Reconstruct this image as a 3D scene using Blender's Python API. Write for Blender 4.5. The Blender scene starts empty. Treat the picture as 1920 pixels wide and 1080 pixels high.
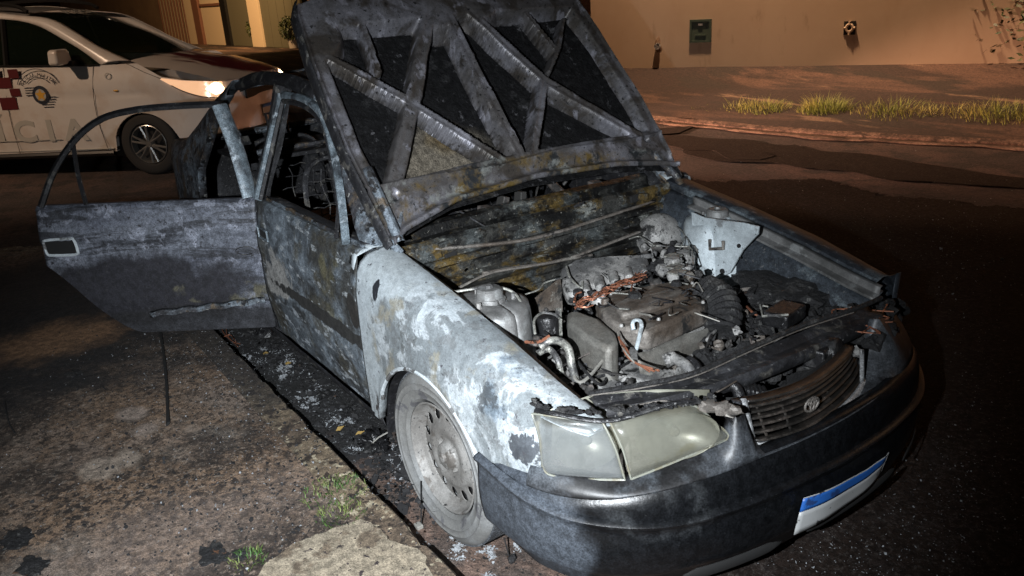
import bpy, bmesh, math, random
from mathutils import Vector, Matrix, noise
PI = math.pi; R = math.radians
rnd = random.Random(7)
S = bpy.context.scene; COL = S.collection

# ---------------------------------------------------------------- camera
CQ = (2.046, -1.839, 1.667); YAW, PIT, ROL, FPX = 2.558, -.348, -.064, 1550.
_d = Vector((math.cos(YAW)*math.cos(PIT), math.sin(YAW)*math.cos(PIT), math.sin(PIT)))
_r = _d.cross(Vector((0, 0, 1))).normalized(); _u = _r.cross(_d)
CR = _r*math.cos(ROL)+_u*math.sin(ROL); CU = -_r*math.sin(ROL)+_u*math.cos(ROL)
cam = bpy.data.objects.new('camera', bpy.data.cameras.new('camera')); COL.objects.link(cam)
cam.matrix_world = Matrix(((CR.x, CU.x, -_d.x, CQ[0]), (CR.y, CU.y, -_d.y, CQ[1]), (CR.z, CU.z, -_d.z, CQ[2]), (0, 0, 0, 1)))
cam.data.sensor_width = 36; cam.data.lens = FPX/1920*36; cam.data.clip_start = .05; cam.data.clip_end = 500
S.camera = cam

# ---------------------------------------------------------------- world and lights
w = bpy.data.worlds.new('World'); S.world = w; w.use_nodes = True
nt = w.node_tree; bg = nt.nodes['Background']; sky = nt.nodes.new('ShaderNodeTexSky')
sky.sky_type = 'NISHITA'; sky.sun_disc = False; sky.sun_elevation = R(-4); sky.sun_rotation = R(200)
nt.links.new(sky.outputs[0], bg.inputs[0]); bg.inputs[1].default_value = .05
S.view_settings.view_transform = 'Standard'; S.view_settings.look = 'None'
S.view_settings.exposure = 0; S.view_settings.gamma = 1

def lamp(name, kind, loc, power, color, target=None, size=.05, spot=60, blend=.5):
    l = bpy.data.lights.new(name, kind); l.energy = power; l.color = color
    o = bpy.data.objects.new(name, l); COL.objects.link(o); o.location = loc
    if kind in ('POINT', 'SPOT'): l.shadow_soft_size = size
    if kind == 'SPOT': l.spot_size = R(spot); l.spot_blend = blend
    if target is not None: o.rotation_euler = (Vector(target)-Vector(loc)).to_track_quat('-Z', 'Y').to_euler()
    return o
FL = Vector(CQ) - CR*.30 - CU*.04
# hand torch / phone lamp held beside the camera, aimed at the near wing
lamp('torch_light', 'SPOT', FL, 860, (.90, .95, 1.0), (0.02, -.94, .45), .012, 75, 1.0)
# sodium street lamps over the far pavement and further up the street
lamp('street_light', 'SPOT', (-5.5, -8.5, 6.5), 1900, (1.0, .70, .48), (-9.4, -.9, .8), .15, 42, .8)
lamp('street_light', 'POINT', (3.5, 11.2, 7.5), 110, (1.0, .58, .30), None, .15)
lamp('street_light', 'SPOT', (-6.0, 6.6, 7.5), 4600, (1.0, .63, .38), (-6.5, 11.5, 1.0), .15, 128, 1.0)
lamp('street_light', 'SPOT', (-25, 3.0, 7.5), 9000, (1.0, .60, .28), (-38, 12, 1), .15, 95, .8)
# lit headlamp of the police car shining across the road (the lens itself is modelled further down)

# ---------------------------------------------------------------- helpers
def ray(px, py): return _d + CR*((px-960)/FPX) - CU*((py-540)/FPX)
def P(px, py, x=None, y=None, z=None):
    k = ray(px, py); o = Vector(CQ)
    if x is not None: t = (x-o.x)/k.x
    elif y is not None: t = (y-o.y)/k.y
    else: t = (z-o.z)/k.z
    return o+k*t
def sm(a, b, x):
    t = max(0., min(1., (x-a)/(b-a))) if a != b else float(x > a)
    return t*t*(3-2*t)
def interp(T, x):
    if x <= T[0][0]: return T[0][1]
    for (a, va), (b, vb) in zip(T[:-1], T[1:]):
        if x <= b: return va+(vb-va)*(x-a)/(b-a)
    return T[-1][1]
def cmr(C, n=12):
    C = [Vector(c) for c in C]; Q = [2*C[0]-C[1]]+C+[2*C[-1]-C[-2]]; out = []
    for i in range(1, len(Q)-2):
        a, b, c, e = Q[i-1:i+3]
        for k in range(n):
            t = k/n; out.append(.5*((2*b)+(-a+c)*t+(2*a-5*b+4*c-e)*t*t+(-a+3*b-3*c+e)*t**3))
    out.append(C[-1]); return out

class MB:
    def __init__(s): s.v = []; s.f = []
    def add(s, vs, fs):
        n = len(s.v); s.v += [tuple(v) for v in vs]; s.f += [tuple(i+n for i in f) for f in fs]; return s
    def box(s, c, d, rot=None, taper=1.):
        vs = []
        for z in (-1, 1):
            for x, y in ((-1, -1), (1, -1), (1, 1), (-1, 1)):
                k = taper if z > 0 else 1.
                v = Vector((x*d[0]/2*k, y*d[1]/2*k, z*d[2]/2))
                if rot is not None: v = rot @ v
                vs.append(v+Vector(c))
        return s.add(vs, [(3, 2, 1, 0), (4, 5, 6, 7), (0, 1, 5, 4), (1, 2, 6, 5), (2, 3, 7, 6), (3, 0, 4, 7)])
    def tube(s, pts, r, n=8, cap=True, flat=1.):
        pts = [Vector(p) for p in pts]; m = len(pts)
        rr = r if isinstance(r, (list, tuple)) else [r]*m
        t0 = (pts[1]-pts[0]).normalized(); nn = t0.orthogonal().normalized(); vs = []
        for i, p in enumerate(pts):
            t = (pts[min(i+1, m-1)]-pts[max(i-1, 0)])
            if t.length < 1e-9: t = t0
            t.normalize(); nn = (nn-t*nn.dot(t)).normalized(); b = t.cross(nn)
            for k in range(n):
                a = 2*PI*k/n; vs.append(p+(nn*math.cos(a)+b*math.sin(a)*flat)*rr[i])
        fs = [(i*n+k, i*n+(k+1) % n, (i+1)*n+(k+1) % n, (i+1)*n+k) for i in range(m-1) for k in range(n)]
        if cap: fs += [tuple(reversed(range(n))), tuple(range((m-1)*n, m*n))]
        return s.add(vs, fs)
    def grid(s, G, drop=None):
        h = len(G); wd = len(G[0]); vs = [v for r_ in G for v in r_]
        fs = [(i*wd+j, i*wd+j+1, (i+1)*wd+j+1, (i+1)*wd+j) for i in range(h-1) for j in range(wd-1) if not (drop and drop(i, j))]
        return s.add(vs, fs)
    def lathe(s, prof, c, ax=(0, 1, 0), n=48, close=False):
        ax = Vector(ax).normalized(); a = ax.orthogonal().normalized(); b = ax.cross(a); c = Vector(c); vs = []
        for (r, h) in prof:
            for k in range(n):
                t = 2*PI*k/n; vs.append(c+ax*h+(a*math.cos(t)+b*math.sin(t))*r)
        m = len(prof)
        fs = [(i*n+k, i*n+(k+1) % n, (i+1)*n+(k+1) % n, (i+1)*n+k) for i in range(m-1) for k in range(n)]
        if close: fs += [tuple(reversed(range(n))), tuple(range((m-1)*n, m*n))]
        return s.add(vs, fs)
    def prism(s, top, depth, dirv=(0, 0, -1)):
        n = len(top); top = [Vector(p) for p in top]; dv = Vector(dirv)*depth
        return s.add(top+[p+dv for p in top], [tuple(range(n)), tuple(reversed(range(n, 2*n)))]+[(i, i+n, (i+1) % n+n, (i+1) % n) for i in range(n)])
    def blob(s, c, r, seed=0, amp=.35, fr=2.2, sub=3, sc=(1, 1, 1)):
        bm = bmesh.new(); bmesh.ops.create_icosphere(bm, subdivisions=sub, radius=1)
        off = Vector((seed*3.7, seed*1.3, seed*.7)); n = len(s.v)
        for v in bm.verts:
            d = v.co.normalized(); k = 1+amp*noise.noise(d*fr+off)+amp*.45*noise.noise(d*fr*3.1+off)+amp*.2*noise.noise(d*fr*8+off)
            p = d*k*r; s.v.append((c[0]+p.x*sc[0], c[1]+p.y*sc[1], c[2]+p.z*sc[2]))
        for f in bm.faces: s.f.append(tuple(v.index+n for v in f.verts))
        bm.free(); return s
    def build(s, name, mat=None, parent=None, smooth=True, solid=0, bevel=0, sub=0, off=0, autos=None):
        me = bpy.data.meshes.new(name); me.from_pydata(s.v, [], s.f); me.validate()
        if mat: me.materials.append(mat)
        bm = bmesh.new(); bm.from_mesh(me); bmesh.ops.recalc_face_normals(bm, faces=bm.faces)
        for e in bm.edges:
            if len(e.link_faces) == 2 and e.calc_face_angle(0) > R(autos or 38): e.smooth = False
        for f in bm.faces: f.smooth = smooth
        bm.to_mesh(me); bm.free()
        o = bpy.data.objects.new(name, me); COL.objects.link(o); o.parent = parent
        if solid:
            m = o.modifiers.new('solid', 'SOLIDIFY'); m.thickness = solid; m.offset = off
        if bevel:
            m = o.modifiers.new('bevel', 'BEVEL'); m.width = bevel; m.segments = 2; m.limit_method = 'ANGLE'; m.angle_limit = R(35)
        if sub:
            m = o.modifiers.new('sub', 'SUBSURF'); m.levels = sub; m.render_levels = sub
        return o
def thing(name, label, cat, loc=(0, 0, 0), rz=0, group=None, scale=1):
    o = bpy.data.objects.new(name, None); COL.objects.link(o); o.location = loc; o.rotation_euler = (0, 0, rz)
    o.scale = (scale,)*3; o['label'] = label; o['category'] = cat
    if group: o['group'] = group
    return o
def tag(o, label=None, cat=None, group=None, kind=None):
    for k, v in (('label', label), ('category', cat), ('group', group), ('kind', kind)):
        if v: o[k] = v
    return o

# ---------------------------------------------------------------- materials
def M(name, base, rough=.6, metal=0., layers=(), bump=(), spec=.5, emit=None, alpha=None, coat=0, grain=1.):
    m = bpy.data.materials.new(name); m.use_nodes = True; N = m.node_tree.nodes; L = m.node_tree.links
    b = N['Principled BSDF']; b.inputs['Specular IOR Level'].default_value = spec
    b.inputs['Coat Weight'].default_value = coat
    tc = N.new('ShaderNodeTexCoord').outputs['Object']
    col = N.new('ShaderNodeRGB'); col.outputs[0].default_value = (*base, 1); c = col.outputs[0]
    rv = N.new('ShaderNodeValue'); rv.outputs[0].default_value = rough; r = rv.outputs[0]
    mv = N.new('ShaderNodeValue'); mv.outputs[0].default_value = metal; me = mv.outputs[0]
    def nz(s, d=6, st=(1, 1, 1), dist=0, off=0, rough_=.6):
        mp = N.new('ShaderNodeMapping'); mp.inputs['Scale'].default_value = st; mp.inputs['Location'].default_value = (off, off*.7, off*1.3)
        L.new(tc, mp.inputs[0]); n = N.new('ShaderNodeTexNoise'); n.inputs['Scale'].default_value = s; n.inputs['Detail'].default_value = d
        n.inputs['Roughness'].default_value = rough_; n.inputs['Distortion'].default_value = dist; L.new(mp.outputs[0], n.inputs['Vector']); return n.outputs[0]
    def mr(v, lo, hi, a=0., bb=1.):
        q = N.new('ShaderNodeMapRange'); q.interpolation_type = 'SMOOTHSTEP'
        q.inputs[1].default_value = lo; q.inputs[2].default_value = hi; q.inputs[3].default_value = a; q.inputs[4].default_value = bb
        L.new(v, q.inputs[0]); return q.outputs[0]
    def mt(op, a, bb):
        q = N.new('ShaderNodeMath'); q.operation = op
        for i, v in enumerate((a, bb)):
            if isinstance(v, (int, float)): q.inputs[i].default_value = v
            else: L.new(v, q.inputs[i])
        return q.outputs[0]
    for i, l in enumerate(layers):
        if l.get('k') == 'vor':
            v = N.new('ShaderNodeTexVoronoi'); v.inputs['Scale'].default_value = l['s']; L.new(tc, v.inputs['Vector']); f = mr(v.outputs['Distance'], l['lo'], l['hi'], 1, 0)
            if 'dens' in l: f = mt('MULTIPLY', f, mr(nz(l['s']*.37, 3, off=i+9.), l['dens'], l['dens']+.04))
        else:
            n = nz(l['s'], l.get('d', 6), l.get('st', (1, 1, 1)), l.get('dist', 0), l.get('o', i*3.1), l.get('nr', .6))
            if l.get('k') == 'ring':
                f = mt('MULTIPLY', mr(n, l['lo'], (l['lo']+l['hi'])/2), mr(n, (l['lo']+l['hi'])/2, l['hi'], 1, 0))
            else: f = mr(n, l['lo'], l['hi'])
        if 'mask' in l:      # ellipsoid with a noisy rim: (centre, radii, noise amount)
            cc, rr, am = l['mask']
            mp = N.new('ShaderNodeMapping'); mp.vector_type = 'POINT'
            mp.inputs['Scale'].default_value = tuple(1/x for x in rr); mp.inputs['Location'].default_value = tuple(-a/x for a, x in zip(cc, rr)); L.new(tc, mp.inputs[0])
            ln = N.new('ShaderNodeVectorMath'); ln.operation = 'LENGTH'; L.new(mp.outputs[0], ln.inputs[0])
            e = mt('ADD', ln.outputs['Value'], mt('MULTIPLY', mt('SUBTRACT', nz(l.get('ms', 9), 6, off=i*2.3), .5), am))
            f2 = mr(e, l.get('mi', .85), l.get('mo', 1.), 1, 0); f = mt('MULTIPLY', f, f2) if l.get('k') != 'mask' else f2
        if 'a' in l: f = mt('MULTIPLY', f, l['a'])
        mx = N.new('ShaderNodeMix'); mx.data_type = 'RGBA'; L.new(f, mx.inputs[0]); L.new(c, mx.inputs[6]); mx.inputs[7].default_value = (*l['c'], 1); c = mx.outputs[2]
        for key, cur in (('r', 'r'), ('m', 'me')):
            if key in l:
                q = N.new('ShaderNodeMix'); q.data_type = 'FLOAT'; L.new(f, q.inputs[0]); L.new(r if key == 'r' else me, q.inputs[2]); q.inputs[3].default_value = l[key]
                if key == 'r': r = q.outputs[0]
                else: me = q.outputs[0]
    if bump and grain:      # fine grain on every weathered surface
        for sc_, a0, a1, of in ((210, 1-.45*grain, 1+.35*grain, 41.), (38, 1-.38*grain, 1+.30*grain, 57.)):
            g = mr(nz(sc_, 4, off=of, rough_=.7), .34, .66, a0, a1); vm = N.new('ShaderNodeVectorMath'); vm.operation = 'SCALE'; L.new(c, vm.inputs[0]); L.new(g, vm.inputs['Scale']); c = vm.outputs[0]
    L.new(c, b.inputs['Base Color']); L.new(r, b.inputs['Roughness']); L.new(me, b.inputs['Metallic'])
    nrm = None
    for j, bp in enumerate(bump):
        q = N.new('ShaderNodeBump'); q.inputs['Strength'].default_value = bp[1]; q.inputs['Distance'].default_value = bp[2]
        L.new(nz(bp[0], 8, bp[3] if len(bp) > 3 else (1, 1, 1), .2, off=j*5.+2), q.inputs['Height'])
        if nrm: L.new(nrm, q.inputs['Normal'])
        nrm = q.outputs[0]
    if nrm: L.new(nrm, b.inputs['Normal'])
    if emit: b.inputs['Emission Color'].default_value = (*emit[0], 1); b.inputs['Emission Strength'].default_value = emit[1]
    if alpha is not None: b.inputs['Alpha'].default_value = alpha
    return m

soot = (.012, .012, .013); ash = (.30, .33, .36); pale = (.52, .57, .60)
MT = {}
MT['wing'] = M('burnt_wing_metal', (.335, .37, .385), .55, .15, [
    dict(s=2.2, lo=.40, hi=.62, c=(.40, .45, .48)),
    dict(s=5.5, lo=.46, hi=.50, c=(.17, .19, .20), d=9, dist=.6, o=4.2, mask=((.12, -.8, .58), (.5, .3, .26), .8), a=.85),
    dict(s=5.5, k='ring', lo=.41, hi=.52, c=(.46, .50, .53), d=12, dist=.6, o=4.2, nr=.68, mask=((.12, -.8, .58), (.55, .3, .28), .6), r=.8, a=.55),
    dict(s=6, lo=.52, hi=.60, c=(.25, .235, .185), d=7, dist=.4, mask=((.05, -.8, .60), (.45, .4, .25), .8), a=.8),
    dict(s=4.5, lo=.47, hi=.62, c=(.47, .51, .53), d=12, dist=.8, nr=.68, mask=((.22, -.8, .52), (.33, .3, .17), .9), mi=.6, mo=1.1, r=.85, a=.8),
    dict(s=7, lo=.5, hi=.62, c=(.13, .17, .21), d=10, mask=((.36, -.76, .64), (.17, .2, .09), .7), a=.75),
    dict(k='mask', s=9, lo=.3, hi=.4, c=(.035, .04, .05), mask=((.47, -.8, .53), (.09, .1, .05), 2.2), ms=22, mi=.7, mo=.8, r=.7, a=.9),
    dict(k='mask', s=9, lo=.3, hi=.4, c=(.02, .022, .028), mask=((-.335, -.8, .76), (.022, .2, .036), 1.0), ms=25),
    dict(s=16, lo=.60, hi=.63, c=(.12, .13, .13), d=9, mask=((-.13, -.8, .62), (.2, .3, .12), .9), a=.8),
    dict(s=18, lo=.55, hi=.58, c=(.15, .16, .165), d=12, nr=.72, o=33, mask=((.1, -.8, .62), (.6, .3, .2), .9), a=.7), dict(s=8, lo=.56, hi=.60, c=(.05, .055, .06), d=12, nr=.75, o=37, mask=((.45, -.75, .60), (.22, .3, .12), .8), a=.8),
    dict(s=45, lo=.62, hi=.66, c=(.07, .07, .08), d=6, nr=.7),
    dict(s=11, lo=.52, hi=.60, c=(.05, .045, .045), d=8, mask=((-.46, -.81, .32), (.09, .2, .16), .8)),
], bump=[(22, .12, .01), (120, .25, .004)], grain=.42)
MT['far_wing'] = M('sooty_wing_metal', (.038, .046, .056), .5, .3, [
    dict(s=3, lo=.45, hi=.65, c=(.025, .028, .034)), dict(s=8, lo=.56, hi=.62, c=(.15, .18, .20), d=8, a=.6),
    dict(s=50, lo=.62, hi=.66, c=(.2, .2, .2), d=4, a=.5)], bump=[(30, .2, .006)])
MT['door'] = M('burnt_door_metal', (.085, .10, .115), .6, .15, [
    dict(s=2.6, lo=.42, hi=.60, c=(.15, .178, .205), d=8), dict(s=5, lo=.50, hi=.62, c=(.045, .05, .055), d=9, st=(.6, 1, 1.4), dist=.5),
    dict(s=11, lo=.53, hi=.60, c=(.22, .26, .30), d=9, dist=.5, a=.7), dict(s=3, lo=.48, hi=.60, c=(.035, .033, .028), d=11, nr=.7, o=21, a=.85), dict(s=5, lo=.50, hi=.60, c=(.085, .076, .05), d=10, nr=.7, o=25, a=.55), dict(s=26, lo=.58, hi=.62, c=(.36, .39, .41), d=9, nr=.7, st=(.4, 1, 1), o=45, a=.8),
    dict(s=4, lo=.5, hi=.6, c=(.12, .11, .06), mask=((-.72, -.8, .67), (.16, .3, .15), .8), a=.7),
    dict(s=7, lo=.42, hi=.46, c=(.30, .30, .29), d=9, mask=((-1.35, -.8, .57), (.2, .3, .12), 1.2)),
    dict(k='mask', s=7, lo=.3, hi=.4, c=(.02, .02, .019), mask=((-.82, -.8, .525), (.60, .3, .034), 1.5), ms=11, r=.9, mi=.8, mo=.9),
    dict(k='mask', s=7, lo=.3, hi=.4, c=(.018, .016, .014), mask=((-.52, -.8, .64), (.05, .3, .07), .6), r=.9),
    dict(s=24, lo=.56, hi=.62, c=(.36, .40, .44), d=8, st=(.5, 1, 1), mask=((-1., -.8, .33), (.7, .3, .15), .5)),
    dict(k='vor', s=140, lo=.0, hi=.16, c=(.01, .01, .01), dens=.52)], bump=[(14, .2, .012), (90, .3, .004)])
MT['rear_door'] = M('burnt_rear_door_metal', (.135, .148, .178), .6, .15, [
    dict(s=2.4, lo=.42, hi=.60, c=(.10, .11, .14), d=8, st=(.5, 1, 1.6)), dict(s=8, lo=.50, hi=.60, c=(.04, .043, .052), d=11, st=(.3, 1, 2.0), dist=.8, nr=.7),
    dict(s=13, lo=.55, hi=.60, c=(.28, .30, .36), d=10, dist=.5, a=.6),
    dict(k='mask', s=4, lo=.3, hi=.4, c=(.020, .020, .026), mask=((-.62, -.03, .47), (.56, .3, .20), 1.1), ms=5, mi=.7, mo=1.05, r=.75),
    dict(k='mask', s=4, lo=.3, hi=.4, c=(.018, .018, .02), mask=((-.35, -.03, .26), (.8, .3, .13), .6), ms=6, mi=.8, mo=1.05, r=.7, a=.9),
    dict(s=6, lo=.5, hi=.6, c=(.09, .085, .06), d=8, mask=((-.2, 0, .44), (.28, .3, .06), .8)),
    dict(s=45, lo=.60, hi=.66, c=(.03, .03, .035), d=5)], bump=[(12, .25, .012), (80, .3, .004)])
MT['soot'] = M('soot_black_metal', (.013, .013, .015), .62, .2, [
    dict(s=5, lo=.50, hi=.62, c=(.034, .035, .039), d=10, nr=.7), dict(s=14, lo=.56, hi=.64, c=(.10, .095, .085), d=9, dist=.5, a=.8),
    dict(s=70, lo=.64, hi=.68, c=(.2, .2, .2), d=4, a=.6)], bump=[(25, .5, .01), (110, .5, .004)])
MT['pillar'] = M('scorched_pillar_metal', (.05, .05, .055), .55, .3, [
    dict(s=5, lo=.45, hi=.58, c=(.16, .19, .22), d=9, dist=.4), dict(s=9, lo=.52, hi=.6, c=(.11, .085, .06), d=9, o=8),
    dict(s=26, lo=.54, hi=.60, c=(.016, .016, .017), d=8), dict(s=40, lo=.62, hi=.66, c=(.40, .40, .38), d=6, a=.7)], bump=[(30, .4, .01), (120, .4, .004)])
MT['frame_pale'] = M('pale_burnt_window_frame', (.17, .21, .24), .5, .3, [
    dict(s=7, lo=.50, hi=.60, c=(.06, .07, .08), d=9), dict(s=22, lo=.56, hi=.62, c=(.34, .39, .43), d=8, a=.8)], bump=[(40, .3, .006)])
MT['hood_skin'] = M('charred_hood_skin', (.007, .007, .0075), .75, 0, [
    dict(s=9, lo=.55, hi=.64, c=(.022, .022, .023), d=10, nr=.7), dict(s=16, lo=.60, hi=.64, c=(.085, .085, .09), d=11, nr=.7, a=.7),
    dict(k='mask', s=9, lo=.3, hi=.4, c=(.135, .118, .092), mask=((-.60, -.30, 1.08), (.3, .25, .14), .8), ms=7, mi=.6, mo=1.1, a=.9),
    dict(k='mask', s=9, lo=.3, hi=.4, c=(.075, .048, .012), mask=((-.66, -.26, 1.14), (.2, .11, .07), .9), ms=9, mi=.4, mo=1.1, a=.9),
    dict(k='vor', s=90, lo=0, hi=.25, c=(.012, .012, .012), dens=.5)], bump=[(16, .7, .02), (70, .8, .008)], spec=.12)
MT['hood_frame'] = M('heat_stained_hood_frame', (.095, .090, .090), .46, .4, [
    dict(s=4, lo=.44, hi=.60, c=(.17, .17, .19), d=8), dict(s=6, lo=.50, hi=.62, c=(.055, .048, .042), d=9, dist=.4, o=5),
    dict(s=9, lo=.54, hi=.64, c=(.05, .045, .042), d=11, nr=.7, o=51), dict(s=13, lo=.58, hi=.66, c=(.28, .28, .32), d=9, st=(1, 1, .4), a=.8),
    dict(s=5, lo=.46, hi=.60, c=(.10, .068, .022), d=11, nr=.7, mask=((-.52, -.15, .96), (.16, .65, .11), .5), dist=.4, m=.2),
    dict(s=7, lo=.52, hi=.60, c=(.018, .02, .022), d=11, nr=.7, mask=((-.5, -.1, .96), (.2, .8, .14), .4), dist=.4, m=.2, r=.5),
    dict(s=9, lo=.56, hi=.64, c=(.20, .21, .20), d=11, nr=.7, mask=((-.5, -.1, .96), (.2, .8, .14), .4), a=.7),
    dict(s=60, lo=.62, hi=.67, c=(.02, .02, .02), d=4)], bump=[(12, .12, .01), (90, .2, .002)], grain=.45)
MT['bulkhead'] = M('rust_stained_bulkhead', (.050, .050, .046), .42, .35, [
    dict(s=5, lo=.49, hi=.58, c=(.12, .082, .028), d=12, dist=.7, st=(1, .6, 1), nr=.72), dict(s=7, lo=.50, hi=.58, c=(.07, .078, .078), d=12, o=7, nr=.72), dict(s=4, lo=.50, hi=.56, c=(.008, .008, .008), d=12, o=70, nr=.72, st=(1, .5, 1)),
    dict(s=14, lo=.56, hi=.62, c=(.26, .27, .25), d=11, a=.8, nr=.72, st=(1, .5, 1)), dict(s=9, lo=.46, hi=.60, c=(.010, .010, .010), d=11, o=12, nr=.7, st=(1, .6, 1)),
    dict(s=70, lo=.64, hi=.68, c=(.28, .27, .24), d=5, a=.6)], bump=[(22, .4, .01), (90, .5, .004)])
MT['tower'] = M('bare_grey_tower_metal', (.46, .52, .55), .6, .1, [
    dict(s=3.5, lo=.46, hi=.62, c=(.33, .37, .39), d=8), dict(s=10, lo=.56, hi=.63, c=(.12, .12, .12), d=8, a=.7),
    dict(k='mask', s=3, lo=.3, hi=.4, c=(.03, .032, .036), mask=((.30, .62, .60), (.25, .3, .2), .8), ms=5, mi=.6, mo=1.1),
    dict(s=60, lo=.66, hi=.7, c=(.05, .05, .05), d=4)], bump=[(20, .15, .01), (90, .2, .004)], grain=.35)
MT['tower_dull'] = M('scorched_grey_tower_metal', (.17, .17, .168), .55, .2, [
    dict(s=4, lo=.46, hi=.62, c=(.09, .09, .088), d=8), dict(s=18, lo=.56, hi=.63, c=(.26, .27, .27), d=8, a=.6),
    dict(k='mask', s=3, lo=.3, hi=.4, c=(.52, .57, .60), mask=((.10, -.42, .62), (.10, .06, .2), .4), mi=.7, mo=1.1)], bump=[(20, .15, .01)], grain=.4)
MT['alloy'] = M('ashen_engine_alloy', (.30, .295, .285), .6, .25, [
    dict(s=6, lo=.46, hi=.60, c=(.12, .12, .12), d=9), dict(s=14, lo=.56, hi=.63, c=(.30, .30, .29), d=8, a=.8),
    dict(s=9, lo=.54, hi=.62, c=(.025, .025, .025), d=11, o=9, nr=.72), dict(s=60, lo=.60, hi=.66, c=(.04, .04, .04), d=4)], bump=[(20, .4, .010), (90, .3, .004)], grain=.6)
MT['cover'] = M('brown_scorched_cover', (.165, .150, .135), .6, .25, [
    dict(s=4, lo=.45, hi=.60, c=(.075, .058, .045), d=9, st=(2, .6, 1)), dict(s=15, lo=.58, hi=.64, c=(.19, .18, .16), d=8, st=(2, .6, 1)),
    dict(s=9, lo=.53, hi=.61, c=(.02, .02, .02), d=11, o=9, nr=.72)], bump=[(24, .35, .008), (90, .3, .004)], grain=.6)
MT['shield'] = M('dull_heat_shield_metal', (.17, .165, .15), .6, .4, [dict(s=5, lo=.45, hi=.62, c=(.13, .12, .105), d=8)], bump=[(20, .15, .01), (80, .3, .004)], grain=.5)
MT['char'] = M('charred_plastic', (.010, .010, .011), .75, 0, [
    dict(s=9, lo=.52, hi=.64, c=(.035, .034, .033), d=10, nr=.7), dict(s=30, lo=.60, hi=.66, c=(.12, .12, .115), d=8, a=.7),
    dict(s=12, lo=.66, hi=.70, c=(.16, .07, .03), d=6, a=.8)], bump=[(24, .9, .02), (80, 1., .01)])
MT['char_gloss'] = M('melted_black_plastic', (.012, .012, .013), .33, 0, [
    dict(s=8, lo=.52, hi=.64, c=(.03, .03, .03), d=9, r=.6), dict(s=60, lo=.64, hi=.67, c=(.3, .3, .3), d=4, a=.6)], bump=[(14, .5, .015), (60, .5, .006)])
MT['hose'] = M('pale_bare_pipe', (.33, .33, .30), .5, .4, [dict(s=14, lo=.5, hi=.6, c=(.10, .10, .10), d=8)], bump=[(50, .2, .004)])
MT['copper'] = M('bare_copper_wire', (.36, .15, .09), .45, .5, [dict(s=30, lo=.55, hi=.6, c=(.06, .04, .03), d=4)])
MT['wire'] = M('grey_bare_wire', (.34, .33, .30), .5, .4)
MT['bumper'] = M('sooty_black_bumper_plastic', (.0055, .006, .007), .33, 0, [
    dict(k='mask', s=3, lo=.3, hi=.4, c=(.048, .056, .068), r=.6, mask=((.42, -.90, .26), (.40, .26, .34), .55), ms=6, mi=.74, mo=.98),
    dict(s=2.5, lo=.50, hi=.56, c=(.034, .037, .040), r=.5, d=9, a=.6, mask=((.82, -.45, .42), (.2, .4, .1), .8)),
    dict(k='vor', s=55, lo=0, hi=.13, c=(.005, .005, .005), dens=.55), dict(k='vor', s=130, lo=0, hi=.12, c=(.15, .15, .15), dens=.58, a=.7)],
    bump=[(6, .10, .02), (90, .25, .003)], spec=.35)
MT['fascia'] = M('dusty_front_panel', (.050, .055, .062), .45, .1, [
    dict(s=4, lo=.48, hi=.60, c=(.075, .085, .097), d=8, mask=((.62, -.75, .46), (.3, .3, .2), .5)), dict(s=5, lo=.5, hi=.62, c=(.012, .012, .013), d=9),
    dict(k='vor', s=70, lo=0, hi=.15, c=(.004, .004, .004), dens=.53)], bump=[(20, .15, .006)])
MT['grille'] = M('sooty_grille_plastic', (.020, .018, .016), .40, .1, [dict(s=14, lo=.5, hi=.62, c=(.045, .038, .033), d=8), dict(k='vor', s=110, lo=0, hi=.18, c=(.3, .3, .3), dens=.58)], bump=[(50, .3, .004)])
MT['chrome'] = M('dull_chrome', (.42, .43, .44), .4, .35, [dict(s=10, lo=.5, hi=.62, c=(.07, .07, .07), d=8)], bump=[(40, .2, .004)])
MT['lens'] = M('clouded_headlamp_lens', (.20, .20, .165), .26, 0, [
    dict(s=3.2, lo=.42, hi=.62, c=(.13, .135, .115), d=6), dict(k='mask', s=9, c=(.07, .06, .04), lo=0, hi=1, mask=((.74, -.54, .675), (.14, .3, .028), 1.), ms=14, mi=.4, mo=1.1, a=.7), dict(s=9, lo=.50, hi=.62, c=(.15, .14, .09), d=7, mask=((.77, -.50, .52), (.08, .2, .06), .6)),
    dict(s=40, lo=.62, hi=.68, c=(.30, .30, .26), d=5, a=.3)], bump=[(9, .10, .01), (60, .06, .003)], spec=.5, coat=.6, alpha=.40, grain=.15)
MT['lens_turn'] = M('clouded_turn_lamp_lens', (.22, .235, .235), .24, 0, [
    dict(s=3.2, lo=.42, hi=.62, c=(.14, .155, .155), d=6), dict(k='mask', s=9, c=(.07, .065, .05), lo=0, hi=1, mask=((.59, -.75, .655), (.12, .3, .022), 1.), ms=14, mi=.4, mo=1.1, a=.7), dict(s=12, lo=.5, hi=.6, c=(.33, .32, .26), d=7, a=.7, mask=((.53, -.79, .55), (.03, .1, .12), .6)),
    dict(s=90, lo=.60, hi=.68, c=(.36, .38, .38), d=5, a=.25)], bump=[(9, .10, .01), (110, .1, .003)], spec=.5, coat=.6, alpha=.40, grain=.15)
MT['reflector'] = M('dull_reflector_bowl', (.34, .34, .28), .38, .6, [dict(s=7, lo=.45, hi=.62, c=(.20, .19, .14), d=6)])
MT['lip'] = M('pale_arch_lip', (.50, .55, .58), .5, .1, [dict(s=14, lo=.54, hi=.60, c=(.12, .12, .12), d=9)], bump=[(40, .3, .004)], grain=.4)
MT['lens_edge'] = M('yellowed_lamp_rim', (.19, .195, .165), .4, 0, [dict(s=20, lo=.5, hi=.6, c=(.16, .15, .11), d=7)])
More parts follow.
